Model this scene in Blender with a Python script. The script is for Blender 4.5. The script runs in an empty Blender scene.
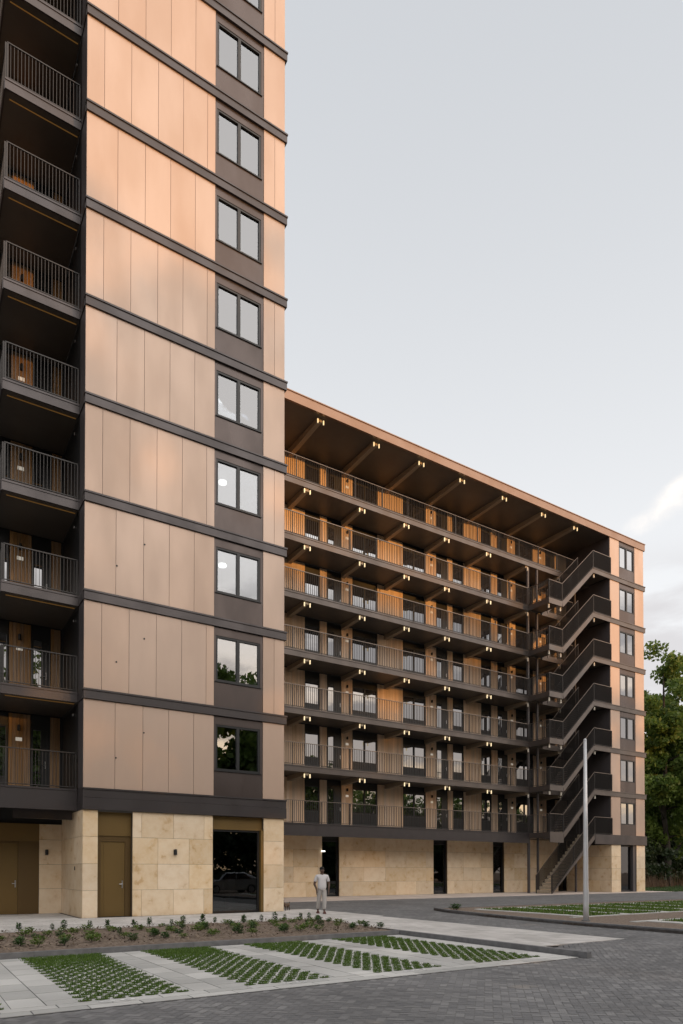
import bpy, bmesh, math, random
import numpy as np
from mathutils import Vector, Matrix
random.seed(7); np.random.seed(7)
S = bpy.context.scene
COL = S.collection

# ------------------------------------------------------------------ camera
F = 680.0; AZ = math.atan(1053.5 / F); PITCH = math.radians(0.87); CAMH = 1.44
cd = bpy.data.cameras.new('camera'); cam = bpy.data.objects.new('camera', cd); COL.objects.link(cam)
cam.location = (0, 0, CAMH)
cam.rotation_euler = (math.pi / 2 + PITCH, 0, AZ - math.pi / 2)
cd.sensor_fit = 'HORIZONTAL'; cd.sensor_width = 24.0; cd.lens = 24.0 * F / 683.0
cd.shift_y = (861.7 - 512.0) / 683.0; cd.shift_x = 0.0
cd.clip_start = 0.1; cd.clip_end = 3000
S.camera = cam
S.render.resolution_x = 683; S.render.resolution_y = 1024

# ------------------------------------------------------------------ sky, sun, exposure
SUN_EL = math.radians(3.4)
SUN_DIR = Vector((0.30, -0.954, 0)).normalized() * math.cos(SUN_EL) + Vector((0, 0, math.sin(SUN_EL)))
W = bpy.data.worlds.new('World'); S.world = W; W.use_nodes = True
nt = W.node_tree; nt.nodes.clear()
def N(tree, typ, **kw):
    n = tree.nodes.new(typ)
    for k, v in kw.items(): setattr(n, k, v)
    return n
out = N(nt, 'ShaderNodeOutputWorld'); bg = N(nt, 'ShaderNodeBackground')
sky = N(nt, 'ShaderNodeTexSky'); sky.sky_type = 'NISHITA'; sky.sun_disc = False
sky.sun_elevation = SUN_EL; sky.sun_rotation = math.atan2(SUN_DIR.x, SUN_DIR.y)
sky.air_density = 1.0; sky.dust_density = 2.0; sky.ozone_density = 2.0
tc = N(nt, 'ShaderNodeTexCoord')
def vmath(tree, op, a, b=None):
    n = N(tree, 'ShaderNodeVectorMath', operation=op)
    if isinstance(a, (tuple, list, Vector)): n.inputs[0].default_value = a
    else: tree.links.new(a, n.inputs[0])
    if b is not None:
        if isinstance(b, (tuple, list, Vector)): n.inputs[1].default_value = b
        else: tree.links.new(b, n.inputs[1])
    return n.outputs['Value'] if op in ('DOT_PRODUCT', 'LENGTH') else n.outputs['Vector']
def mth(tree, op, a, b=None, c=None):
    n = N(tree, 'ShaderNodeMath', operation=op)
    for i, v in enumerate((a, b, c)):
        if v is None: continue
        if isinstance(v, (int, float)): n.inputs[i].default_value = v
        else: tree.links.new(v, n.inputs[i])
    return n.outputs[0]
def rng(tree, v, a, b, c=0.0, d=1.0):
    n = N(tree, 'ShaderNodeMapRange', interpolation_type='SMOOTHSTEP')
    tree.links.new(v, n.inputs[0])
    for i, x in enumerate((a, b, c, d)): n.inputs[i + 1].default_value = x
    return n.outputs[0]
def mixc(tree, f, a, b):
    n = N(tree, 'ShaderNodeMix', data_type='RGBA')
    for i, v in ((0, f), (6, a), (7, b)):
        if isinstance(v, (int, float)): n.inputs[i].default_value = v
        elif isinstance(v, tuple): n.inputs[i].default_value = (*v, 1) if len(v) == 3 else v
        else: tree.links.new(v, n.inputs[i])
    return n.outputs[2]
D = tc.outputs['Generated']
sep = N(nt, 'ShaderNodeSeparateXYZ'); nt.links.new(D, sep.inputs[0])
# high thin overcast veil: bright towards the horizon, greyer overhead; warmer on the sunset side
zen = rng(nt, sep.outputs[2], 0.0, 0.95)
veil = mixc(nt, zen, (9.3, 9.35, 9.45), (5.4, 5.6, 5.9))
ws = vmath(nt, 'DOT_PRODUCT', D, Vector((SUN_DIR.x, SUN_DIR.y, 0.0)).normalized())
ws = rng(nt, ws, -0.1, 1.0)
veil = mixc(nt, ws, veil, mixc(nt, rng(nt, sep.outputs[2], .02, .42), (25.0, 16.5, 8.5), (23.0, 21.4, 19.8)))
mp = N(nt, 'ShaderNodeMapping'); mp.inputs['Scale'].default_value = (1.6, 1.6, 5.5); nt.links.new(D, mp.inputs[0])
no = N(nt, 'ShaderNodeTexNoise'); no.inputs['Scale'].default_value = 2.3; no.inputs['Detail'].default_value = 7; no.inputs['Roughness'].default_value = .55
nt.links.new(mp.outputs[0], no.inputs[0])
# grey cloud bank lying low behind the block
gmask = mth(nt, 'MULTIPLY', rng(nt, no.outputs[0], .36, .52), rng(nt, sep.outputs[2], .42, .34))
veil = mixc(nt, mth(nt, 'MULTIPLY', gmask, .85), veil, (6.4, 6.2, 6.3))
# one bright streak of cloud
s0 = Vector((0.7757, 0.425, 0.4723)).normalized(); s1 = Vector((0.7420, 0.520, 0.4140)).normalized()
nrm = s0.cross(s1).normalized(); mid = (s0 + s1).normalized()
wob = mth(nt, 'MULTIPLY', mth(nt, 'SUBTRACT', no.outputs[0], .5), .10)
dist = mth(nt, 'ABSOLUTE', mth(nt, 'ADD', vmath(nt, 'DOT_PRODUCT', D, nrm), wob))
no2 = N(nt, 'ShaderNodeTexNoise'); no2.inputs['Scale'].default_value = 22; no2.inputs['Detail'].default_value = 6; nt.links.new(D, no2.inputs[0])
st = mth(nt, 'MULTIPLY', rng(nt, dist, .019, .0), rng(nt, vmath(nt, 'DOT_PRODUCT', D, s0), .986, .9985))
st = mth(nt, 'MULTIPLY', st, rng(nt, no2.outputs[0], .32, .68))
veil = mixc(nt, mth(nt, 'MULTIPLY', st, .75), veil, (11.4, 10.5, 9.6))
skc = mixc(nt, 0.88, sky.outputs[0], veil)
nt.links.new(skc, bg.inputs[0]); bg.inputs[1].default_value = 0.085
nt.links.new(bg.outputs[0], out.inputs[0])

sd = bpy.data.lights.new('sun', 'SUN'); sd.energy = 2.0; sd.angle = math.radians(1.4); sd.color = (0.80, 0.37, 0.09)
so = bpy.data.objects.new('sun', sd); COL.objects.link(so)
so.rotation_euler = SUN_DIR.to_track_quat('Z', 'Y').to_euler(); so.location = (0, 0, 60)
S.view_settings.view_transform = 'Standard'; S.view_settings.look = 'None'
S.view_settings.exposure = 0.58; S.view_settings.gamma = 1.0; S.view_settings.use_curve_mapping = False

# ------------------------------------------------------------------ materials
MATS = {}
def mat(name, col, rough=.6, metal=0.0, var=0.0, vscale=3.0, vstretch=(1, 1, 1), bump=0.0, bscale=40.0, bstretch=(1, 1, 1), col2=None, spec=.5, detail=4, lo=.3, hi=.7, emit=None, estr=0.0, rvar=0.0):
    m = bpy.data.materials.new(name); m.use_nodes = True; t = m.node_tree
    b = t.nodes['Principled BSDF']
    b.inputs['Base Color'].default_value = (*col, 1); b.inputs['Roughness'].default_value = rough
    b.inputs['Metallic'].default_value = metal; b.inputs['Specular IOR Level'].default_value = spec
    g = N(t, 'ShaderNodeTexCoord')
    if var > 0 or col2 or rvar:
        mpp = N(t, 'ShaderNodeMapping'); mpp.inputs['Scale'].default_value = vstretch; t.links.new(g.outputs['Object'], mpp.inputs[0])
        nn = N(t, 'ShaderNodeTexNoise'); nn.inputs['Scale'].default_value = vscale; nn.inputs['Detail'].default_value = detail
        t.links.new(mpp.outputs[0], nn.inputs[0])
        c2 = col2 or tuple(c * (1 - var) for c in col); c1 = col if col2 else tuple(c * (1 + var) for c in col)
        f = rng(t, nn.outputs[0], lo, hi)
        t.links.new(mixc(t, f, c1, c2), b.inputs['Base Color'])
        if rvar: t.links.new(rng(t, nn.outputs[0], .3, .7, rough - rvar, rough + rvar), b.inputs['Roughness'])
    if bump > 0:
        mp2 = N(t, 'ShaderNodeMapping'); mp2.inputs['Scale'].default_value = bstretch; t.links.new(g.outputs['Object'], mp2.inputs[0])
        nb = N(t, 'ShaderNodeTexNoise'); nb.inputs['Scale'].default_value = bscale; nb.inputs['Detail'].default_value = 5
        t.links.new(mp2.outputs[0], nb.inputs[0])
        bp = N(t, 'ShaderNodeBump'); bp.inputs['Strength'].default_value = bump; bp.inputs['Distance'].default_value = .02
        t.links.new(nb.outputs[0], bp.inputs['Height']); t.links.new(bp.outputs[0], b.inputs['Normal'])
    if emit:
        b.inputs['Emission Color'].default_value = (*emit, 1); b.inputs['Emission Strength'].default_value = estr
    MATS[name] = m; return m
mat('beige_metal', (.485, .362, .290), .42, .35, var=.05, vscale=.9, vstretch=(1, 1, .35), bump=.06, bscale=7, bstretch=(18, 1, .25), rvar=.06)
mat('gallery_edge', (.115, .099, .092), .36, .5, var=.10, vscale=1.2, rvar=.06)  # the bronze again, paler for grazing sun on the upper edges
mat('sunlit_fascia', (.26, .165, .115), .36, .5, var=.08, vscale=.8, rvar=.06)  # the bronze again, lightened and warmed to carry the low sun
mat('bronze_band', (.073, .065, .067), .34, .5, var=.10, vscale=1.2, bump=.05, bscale=60, rvar=.06)
mat('bronze_panel', (.088, .070, .066), .34, .5, var=.10, vscale=1.1, vstretch=(1, 1, .5), rvar=.08)
mat('dark_frame', (.022, .023, .025), .4, .2)
mat('grey_paint', (.075, .068, .072), .5, .1, var=.06, vscale=1.0)
mat('railing_metal', (.044, .041, .041), .4, .3)
mat('handrail', (.20, .17, .15), .35, .6)
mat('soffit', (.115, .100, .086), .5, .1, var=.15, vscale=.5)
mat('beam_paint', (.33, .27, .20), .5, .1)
mat('wood_clad', (.62, .455, .325), .5, .05, var=.10, vscale=2.2, vstretch=(5, 1, .25), bump=.12, bscale=10, bstretch=(14, 1, .3))
mat('brown_wood', (.27, .155, .07), .5, 0, var=.2, vscale=3, vstretch=(6, 1, .3))
mat('olive_panel', (.165, .105, .035), .42, .35, var=.05, vscale=1.0)
mat('olive_frame', (.12, .075, .028), .42, .35)
mat('black', (.012, .012, .013), .6)
mat('steel', (.45, .45, .46), .3, .8)
mat('white_paint', (.75, .76, .76), .5)
mat('plate_white', (.78, .74, .66), .45, emit=(1, .93, .8), estr=.15)
mat('lamp_glow', (.9, .8, .6), .4, emit=(1.0, .78, .42), estr=.55)
mat('room_lamp', (.9, .9, .85), .4, emit=(1.0, .95, .85), estr=3.2)
mat('lamp_pale', (.6, .56, .48), .5)
mat('sunlit_copper', (.55, .30, .10), .3, .7, emit=(1.0, .5, .12), estr=.05)  # faint orange glow stands in for sun caught by the trim
mat('joint_sand', (.17, .168, .165), .95)
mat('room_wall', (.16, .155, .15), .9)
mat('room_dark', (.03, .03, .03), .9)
mat('curtain', (.55, .54, .52), .9, var=.25, vscale=9, vstretch=(3, 3, .02))
mat('stone_backing', (.10, .075, .05), .9)
mat('concrete_white', (.47, .47, .455), .85, var=.10, vscale=2.0, bump=.25, bscale=60)
mat('kerb_grey', (.155, .155, .16), .85, var=.15, vscale=6, bump=.3, bscale=70)
mat('mortar', (.085, .085, .088), .95)
mat('soil', (.12, .088, .068), 1.0, col2=(.23, .18, .14), vscale=14, detail=8, bump=1.0, bscale=22)
mat('pole_grey', (.60, .61, .63), .4, .3, var=.05, vscale=3)
mat('bark', (.042, .036, .030), .95, var=.3, vscale=6, vstretch=(2, 2, .4), bump=.6, bscale=10, bstretch=(2, 2, .3))
mat('roofing', (.12, .12, .12), .9)

def vary(name, amt):
    t = MATS[name].node_tree; b = t.nodes['Principled BSDF']; src = b.inputs['Base Color'].links[0].from_socket
    at = N(t, 'ShaderNodeAttribute'); at.attribute_name = 'rnd'; sp = N(t, 'ShaderNodeSeparateXYZ'); t.links.new(at.outputs['Vector'], sp.inputs[0])
    hv = N(t, 'ShaderNodeHueSaturation'); t.links.new(src, hv.inputs['Color'])
    t.links.new(mth(t, 'MULTIPLY_ADD', sp.outputs[0], 2 * amt, 1 - amt), hv.inputs['Value']); t.links.new(mth(t, 'MULTIPLY_ADD', sp.outputs[1], 3 * amt, 1 - 1.5 * amt), hv.inputs['Saturation'])
    t.links.new(hv.outputs[0], b.inputs['Base Color'])
vary('beige_metal', .035); vary('wood_clad', .10); vary('brown_wood', .10)
def stone_mat():
    m = bpy.data.materials.new('travertine'); m.use_nodes = True; t = m.node_tree; b = t.nodes['Principled BSDF']
    g = N(t, 'ShaderNodeTexCoord'); at = N(t, 'ShaderNodeAttribute'); at.attribute_name = 'rnd'
    off = vmath(t, 'ADD', g.outputs['Object'], vmath(t, 'MULTIPLY', at.outputs['Vector'], (7.0, 7.0, 9.0)))
    n1 = N(t, 'ShaderNodeTexNoise'); n1.inputs['Scale'].default_value = 2.6; n1.inputs['Detail'].default_value = 7; n1.inputs['Roughness'].default_value = .62; t.links.new(off, n1.inputs[0])
    n2 = N(t, 'ShaderNodeTexNoise'); n2.inputs['Scale'].default_value = 11; n2.inputs['Detail'].default_value = 6; t.links.new(off, n2.inputs[0])
    c = mixc(t, rng(t, n1.outputs[0], .36, .66), (.73, .58, .40), (.67, .50, .31))
    c = mixc(t, mth(t, 'MULTIPLY', rng(t, n1.outputs[0], .58, .70), .7), c, (.49, .30, .13))
    c = mixc(t, mth(t, 'MULTIPLY', rng(t, n2.outputs[0], .55, .7), .35), c, (.72, .63, .50))
    sp = N(t, 'ShaderNodeSeparateXYZ'); t.links.new(at.outputs['Vector'], sp.inputs[0])
    hv = N(t, 'ShaderNodeHueSaturation'); t.links.new(c, hv.inputs['Color'])
    t.links.new(mth(t, 'ADD', mth(t, 'MULTIPLY', sp.outputs[0], .18), .90), hv.inputs['Value'])
    t.links.new(mth(t, 'ADD', mth(t, 'MULTIPLY', sp.outputs[1], .25), .82), hv.inputs['Saturation'])
    t.links.new(hv.outputs[0], b.inputs['Base Color']); b.inputs['Roughness'].default_value = .65
    bp = N(t, 'ShaderNodeBump'); bp.inputs['Strength'].default_value = .15; bp.inputs['Distance'].default_value = .01
    t.links.new(n2.outputs[0], bp.inputs['Height']); t.links.new(bp.outputs[0], b.inputs['Normal'])
    MATS['travertine'] = m
stone_mat()

def rnd_mat(name, c1, c2, rough=.85, amt=1.0, bump=.3, bscale=80, big=0.12, spot=None):
    """paving: colour varies from unit to unit (attribute rnd) plus large soft wear."""
    m = bpy.data.materials.new(name); m.use_nodes = True; t = m.node_tree; b = t.nodes['Principled BSDF']
    at = N(t, 'ShaderNodeAttribute'); at.attribute_name = 'rnd'; sp = N(t, 'ShaderNodeSeparateXYZ'); t.links.new(at.outputs['Vector'], sp.inputs[0])
    g = N(t, 'ShaderNodeTexCoord')
    c = mixc(t, sp.outputs[0], c1, c2)
    n1 = N(t, 'ShaderNodeTexNoise'); n1.inputs['Scale'].default_value = .55; n1.inputs['Detail'].default_value = 6; t.links.new(g.outputs['Object'], n1.inputs[0])
    hv = N(t, 'ShaderNodeHueSaturation'); t.links.new(c, hv.inputs['Color'])
    t.links.new(rng(t, n1.outputs[0], .3, .7, 1 - big, 1 + big), hv.inputs['Value'])
    cc = hv.outputs[0]
    if spot:
        n3 = N(t, 'ShaderNodeTexNoise'); n3.inputs['Scale'].default_value = .8; n3.inputs['Detail'].default_value = 3; t.links.new(g.outputs['Object'], n3.inputs[0])
        cc = mixc(t, mth(t, 'MULTIPLY', rng(t, n3.outputs[0], .66, .74), .6), cc, spot)
    t.links.new(cc, b.inputs['Base Color']); b.inputs['Roughness'].default_value = rough
    n2 = N(t, 'ShaderNodeTexNoise'); n2.inputs['Scale'].default_value = bscale; n2.inputs['Detail'].default_value = 4; t.links.new(g.outputs['Object'], n2.inputs[0])
    bp = N(t, 'ShaderNodeBump'); bp.inputs['Strength'].default_value = bump; bp.inputs['Distance'].default_value = .01
    t.links.new(n2.outputs[0], bp.inputs['Height']); t.links.new(bp.outputs[0], b.inputs['Normal'])
    MATS[name] = m; return m
rnd_mat('brick_road', (.145, .145, .150), (.215, .213, .215), .8, big=.14, spot=(.30, .27, .24))
rnd_mat('tile_light', (.38, .38, .37), (.54, .535, .52), .85, big=.14)
rnd_mat('tile_walk', (.44, .425, .41), (.56, .54, .525), .85, big=.10)
rnd_mat('tile_pink', (.46, .39, .35), (.56, .49, .44), .85, big=.10)

def leaf_mat(name, c1, c2, trans=.35):
    m = bpy.data.materials.new(name); m.use_nodes = True; t = m.node_tree; b = t.nodes['Principled BSDF']; o = t.nodes['Material Output']
    at = N(t, 'ShaderNodeAttribute'); at.attribute_name = 'rnd'; sp = N(t, 'ShaderNodeSeparateXYZ'); t.links.new(at.outputs['Vector'], sp.inputs[0])
    c = mixc(t, sp.outputs[0], c1, c2); t.links.new(c, b.inputs['Base Color']); b.inputs['Roughness'].default_value = .55
    tr = N(t, 'ShaderNodeBsdfTranslucent'); t.links.new(c, tr.inputs[0])
    mx = N(t, 'ShaderNodeMixShader'); mx.inputs[0].default_value = trans
    t.links.new(b.outputs[0], mx.inputs[1]); t.links.new(tr.outputs[0], mx.inputs[2]); t.links.new(mx.outputs[0], o.inputs[0])
    MATS[name] = m; return m
leaf_mat('leaf_green', (.050, .105, .018), (.19, .27, .055), .45)
leaf_mat('leaf_dark', (.016, .032, .010), (.050, .075, .022))
leaf_mat('leaf_yellow', (.10, .12, .02), (.24, .20, .035))
leaf_mat('leaf_shrub', (.030, .075, .022), (.080, .15, .040))
leaf_mat('leaf_shrub_bright', (.07, .13, .02), (.16, .22, .05))
leaf_mat('grass_blade', (.050, .110, .012), (.13, .215, .030), .35)
leaf_mat('lawn_blade', (.025, .060, .012), (.050, .095, .02), .3)
leaf_mat('reed_blade', (.10, .055, .030), (.19, .12, .07), .3)

def glass_mat(name, tint, refl, opaque=None, rough=0.0, wave=0.02):
    m = bpy.data.materials.new(name); m.use_nodes = True; t = m.node_tree
    o = t.nodes['Material Output']; t.nodes.remove(t.nodes['Principled BSDF'])
    gl = N(t, 'ShaderNodeBsdfGlossy'); gl.inputs['Roughness'].default_value = rough; gl.inputs[0].default_value = (.92, .95, 1, 1)
    if opaque:
        tr = N(t, 'ShaderNodeBsdfDiffuse'); tr.inputs[0].default_value = (*opaque, 1)
    else:
        tr = N(t, 'ShaderNodeBsdfTransparent'); tr.inputs[0].default_value = (*tint, 1)
    lw = N(t, 'ShaderNodeLayerWeight'); lw.inputs[0].default_value = .35
    f = mth(t, 'MULTIPLY_ADD', lw.outputs['Fresnel'], 1 - refl, refl)
    g = N(t, 'ShaderNodeTexCoord'); nn = N(t, 'ShaderNodeTexNoise'); nn.inputs['Scale'].default_value = 1.3; t.links.new(g.outputs['Object'], nn.inputs[0])
    bp = N(t, 'ShaderNodeBump'); bp.inputs['Strength'].default_value = wave; bp.inputs['Distance'].default_value = .05
    t.links.new(nn.outputs[0], bp.inputs['Height']); t.links.new(bp.outputs[0], gl.inputs['Normal'])
    mx = N(t, 'ShaderNodeMixShader'); t.links.new(f, mx.inputs[0]); t.links.new(tr.outputs[0], mx.inputs[1]); t.links.new(gl.outputs[0], mx.inputs[2])
    t.links.new(mx.outputs[0], o.inputs[0]); MATS[name] = m
glass_mat('glass_tower', (.50, .53, .55), .19)
glass_mat('glass_block', None, .30, opaque=(.02, .02, .022), wave=.04)
glass_mat('glass_shop', (.30, .36, .35), .05)
MATS['glass_car'] = mat('glass_car', (.01, .012, .014), .05, 0, spec=.9)

# ------------------------------------------------------------------ mesh helpers
class MB:
    def __init__(s): s.v = []; s.f = []; s.r = []; s.mi = []; s.m = 0
    def box(s, x0, x1, y0, y1, z0, z1, rnd=None):
        if x0 > x1: x0, x1 = x1, x0
        if y0 > y1: y0, y1 = y1, y0
        if z0 > z1: z0, z1 = z1, z0
        n = len(s.v)
        s.v += [(x0, y0, z0), (x1, y0, z0), (x1, y1, z0), (x0, y1, z0), (x0, y0, z1), (x1, y0, z1), (x1, y1, z1), (x0, y1, z1)]
        fs = [(0, 3, 2, 1), (4, 5, 6, 7), (0, 1, 5, 4), (1, 2, 6, 5), (2, 3, 7, 6), (3, 0, 4, 7)]
        s._add(fs, n, rnd); return s
    def _add(s, fs, n, rnd=None):
        r = rnd if rnd is not None else (random.random(), random.random(), random.random())
        for f in fs: s.f.append(tuple(i + n for i in f)); s.r.append(r); s.mi.append(s.m)
    def poly(s, pts, rnd=None):
        n = len(s.v); s.v += [tuple(p) for p in pts]; s._add([tuple(range(len(pts)))], n, rnd); return s
    def prism(s, pts, axis, a, b):
        """extrude polygon (2d pts in the two other axes) from a to b along axis."""
        n = len(s.v); k = len(pts)
        def mk(p, t):
            return {'x': (t, p[0], p[1]), 'y': (p[0], t, p[1]), 'z': (p[0], p[1], t)}[axis]
        s.v += [mk(p, a) for p in pts] + [mk(p, b) for p in pts]
        fs = [tuple(reversed(range(k))), tuple(range(k, 2 * k))] + [(i, (i + 1) % k, k + (i + 1) % k, k + i) for i in range(k)]
        s._add(fs, n); return s
    def tube(s, pts, rads, seg=8, caps=True):
        pts = [Vector(p) for p in pts]
        if not isinstance(rads, (list, tuple)): rads = [rads] * len(pts)
        n = len(s.v)
        for i, p in enumerate(pts):
            d = (pts[min(i + 1, len(pts) - 1)] - pts[max(i - 1, 0)]).normalized()
            a = d.cross(Vector((0, 0, 1)) if abs(d.z) < .9 else Vector((1, 0, 0))).normalized(); b = d.cross(a).normalized()
            for j in range(seg):
                t = 2 * math.pi * j / seg
                s.v.append(tuple(p + (a * math.cos(t) + b * math.sin(t)) * rads[i]))
        fs = []
        for i in range(len(pts) - 1):
            for j in range(seg):
                fs.append((i * seg + j, i * seg + (j + 1) % seg, (i + 1) * seg + (j + 1) % seg, (i + 1) * seg + j))
        if caps: fs.append(tuple(reversed(range(seg)))); fs.append(tuple((len(pts) - 1) * seg + j for j in range(seg)))
        s._add(fs, n); return s
    def ell(s, c, r, seg=10, rings=6, rot=None):
        pts = []; n = len(s.v); c = Vector(c)
        for i in range(rings + 1):
            ph = math.pi * i / rings
            for j in range(seg):
                t = 2 * math.pi * j / seg
                p = Vector((r[0] * math.sin(ph) * math.cos(t), r[1] * math.sin(ph) * math.sin(t), r[2] * math.cos(ph)))
                if rot: p = rot @ p
                s.v.append(tuple(c + p))
        fs = [(i * seg + j, (i + 1) * seg + j, (i + 1) * seg + (j + 1) % seg, i * seg + (j + 1) % seg) for i in range(rings) for j in range(seg)]
        s._add(fs, n); return s
    def build(s, name, m, parent=None, root=None, smooth=False, bevel=0):
        """one mesh object; m a material name or list of names; coordinates are world, shifted to the root's base."""
        me = bpy.data.meshes.new(name); L = root.location if root is not None else Vector((0, 0, 0))
        v = np.array(s.v, dtype=np.float64) - np.array(L)
        me.from_pydata(v.tolist(), [], s.f)
        for q in (m if isinstance(m, (list, tuple)) else [m]): me.materials.append(MATS[q])
        if isinstance(m, (list, tuple)): me.polygons.foreach_set('material_index', s.mi)
        at = me.attributes.new('rnd', 'FLOAT_VECTOR', 'FACE'); at.data.foreach_set('vector', np.array(s.r, dtype=np.float32).ravel())
        if smooth: me.polygons.foreach_set('use_smooth', [True] * len(me.polygons))
        me.update()
        o = bpy.data.objects.new(name, me); COL.objects.link(o)
        if parent is not None: o.parent = parent
        if bevel:
            bv = o.modifiers.new('bevel', 'BEVEL'); bv.width = bevel; bv.segments = 2; bv.limit_method = 'ANGLE'
        return o
def tag(o, label=None, cat=None, group=None, kind=None):
    if label: o['label'] = label
    if cat: o['category'] = cat
    if group: o['group'] = group
    if kind: o['kind'] = kind
    return o
def thing(name, loc, label, cat, group=None):
    o = bpy.data.objects.new(name, None); COL.objects.link(o); o.location = loc; o.empty_display_size = .3
    return tag(o, label, cat, group)
def struct(name, mb, m, label=None, cat=None, kind='structure'):
    o = mb.build(name, m); o['kind'] = kind
    o['label'] = label or name.replace('_', ' '); o['category'] = cat or name.replace('_', ' ')
    return o

# ------------------------------------------------------------------ ground
def sst(a, b, x):
    t = max(0, min(1, (x - a) / (b - a))); return t * t * (3 - 2 * t)
def road_z(x, y):
    return -0.104 + 0.100 * max(sst(11.0, 13.0, x), sst(20.0, 22.5, y), sst(7.0, 8.9, y) * sst(10.35, 11.3, x) if y < 10 else 0) 
g = MB(); g.poly([(-900, -900, -.22), (900, -900, -.22), (900, 900, -.22), (-900, 900, -.22)])
struct('ground', g, 'soil', 'bare brown earth spreading beneath the whole site', 'ground')

XR = np.arange(-14, 62.01, .5); YR = np.arange(-32, 28.51, .5)
m_ = MB(); idx = {}
for i, x in enumerate(XR):
    for j, y in enumerate(YR):
        idx[i, j] = len(m_.v); m_.v.append((x, y, min(road_z(x + a, y + b) for a in (-.5, 0, .5) for b in (-.5, 0, .5)) - .005 if 9 < x < 14 and 5 < y < 10 else road_z(x, y) - .004))
for i in range(len(XR) - 1):
    for j in range(len(YR) - 1):
        m_.f.append((idx[i, j], idx[i + 1, j], idx[i + 1, j + 1], idx[i, j + 1])); m_.r.append((0, 0, 0)); m_.mi.append(0)
struct('road_bed', m_, 'joint_sand', 'dark joint sand between the grey road bricks', 'road bed')

# herringbone clinker road, every brick a face of its own with a joint round it
def in_second_island(x, y):
    return x > 15.25 and y < 19.7 and x > 15.25 + max(0, y - 11) * .15
def road_area(x, y):
    if x < 10.40: return y < 7.96
    if x < 10.47: return y < 7.86
    if y < 22.9 and y > 9.04 and x < 13.1: return False
    if x < 13.3 and y > 22.9: return x > 11.9 and y < 28.3 and x > 12.0
    if in_second_island(x, y): return False
    return y < 28.25
def herring(area, x0, x1, y0, y1, L=.20, Wd=.10, gap=.010):
    c45 = math.cos(math.pi / 4); V = []; Fc = []; R = []
    cx, cy = (x0 + x1) / 2, (y0 + y1) / 2; rad = math.hypot(x1 - x0, y1 - y0) / 2
    n = int(rad / Wd) + 2
    for i in range(-n, n + 1):
        for j in range(-n, n + 1):
            k = (i - j) % 4
            if k == 0: a, b, w, h = i * Wd, j * Wd, L, Wd        # horizontal brick starts here
            elif k == 3: a, b, w, h = i * Wd, j * Wd, Wd, L      # vertical brick starts here
            else: continue
            px, py_ = a + w / 2, b + h / 2
            X = cx + (px - py_) * c45; Y = cy + (px + py_) * c45
            if not (x0 < X < x1 and y0 < Y < y1) or not area(X, Y): continue
            q = []
            jz = random.uniform(-.0012, .0012)
            for sx, sy in ((-1, -1), (1, -1), (1, 1), (-1, 1)):
                qx = px + sx * (w - gap) / 2; qy = py_ + sy * (h - gap) / 2
                WX = cx + (qx - qy) * c45; WY = cy + (qx + qy) * c45
                q.append((WX, WY, road_z(WX, WY) + jz))
            nn = len(V); V += q; Fc.append((nn, nn + 1, nn + 2, nn + 3))
            r = random.random(); R.append((r * r if random.random() < .93 else 1.6 * r, random.random(), 0))
    b_ = MB(); b_.v = V; b_.f = Fc; b_.r = R; b_.mi = [0] * len(Fc); return b_
hb = herring(lambda x, y: road_area(x, y) and y < 9.1, -3.0, 15.9, -2.0, 9.1)
struct('brick_road', hb, 'brick_road', 'grey clinker brick road laid in herringbone in the foreground', 'road')
hb = herring(lambda x, y: road_area(x, y) and (y >= 9.1 or x > 15.9), 10.0, 58, -2, 28.3, L=.24, Wd=.12, gap=.014)
struct('access_road', hb, 'brick_road', 'grey brick access road running between parking island and building', 'road')

# parking bays: light tiles round grass blocks
PX0, PP, SW = 1.78, 2.15, 1.40
YS0, YS1 = 8.43, 13.26
ps = MB(); ps.box(-6.0, 10.28, 7.97, 13.3, -.2, -.101)
struct('parking_base', ps, 'mortar', 'dark joint bed under the parking bay tiles', 'parking base')
tl = MB(); gap = .014
bays = [(PX0 + PP * i, PX0 + PP * i + SW) for i in range(-3, 4)]
bays[-1] = (bays[-1][0], bays[-1][0] + 1.5)
def tile(x0, x1, y0, y1, z=-.096):
    j = random.uniform(-.0015, .0015)
    tl.box(x0 + gap / 2, x1 - gap / 2, y0 + gap / 2, y1 - gap / 2, z - .03, z + j)
x = -6.0
while x < 10.25:
    x1 = min(x + .60, 10.26); tile(x, x1, 7.99, 8.21); x = x1
x = -6.3
while x < 10.25:
    x1 = min(x + .60, 10.26); tile(max(x, -6), x1, 8.21, 8.43); x = x1
edges = [-6.0] + [e for b in bays for e in b] + [10.26]
for k in range(0, len(edges), 2):
    a, b = edges[k], edges[k + 1]
    if b - a < .1: continue
    nc = max(1, round((b - a) / .38)); w = (b - a) / nc
    for c in range(nc):
        y = 8.43 - (.3 if c % 2 else 0)
        while y < 13.25:
            tile(a + c * w, a + (c + 1) * w, max(y, 8.43), min(y + .6, 13.27)); y += .6
struct('parking_tiles', tl, 'tile_light', 'pale concrete tiles between the grassed parking bays', 'paving')
# grass-grid blocks: staggered oval cells cut in concrete
gb = MB(); cells = []
for (a, b) in bays:
    if b < -1.5: continue
    row = 0; y = YS0 + .06
    while y < YS1 - .03:
        xx = a + .06 + (.1 if row % 2 else 0)
        while xx < b - .04:
            cells.append((xx, y)); xx += .2
        y += .145; row += 1
gblk = MB()
for (a, b) in bays:
    gblk.box(a, b, YS0, YS1 + .02, -.13, -.099)
struct('grass_grid_blocks', gblk, 'concrete_white', 'pale concrete grass grid blocks of the parking bays', 'paving')
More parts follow.
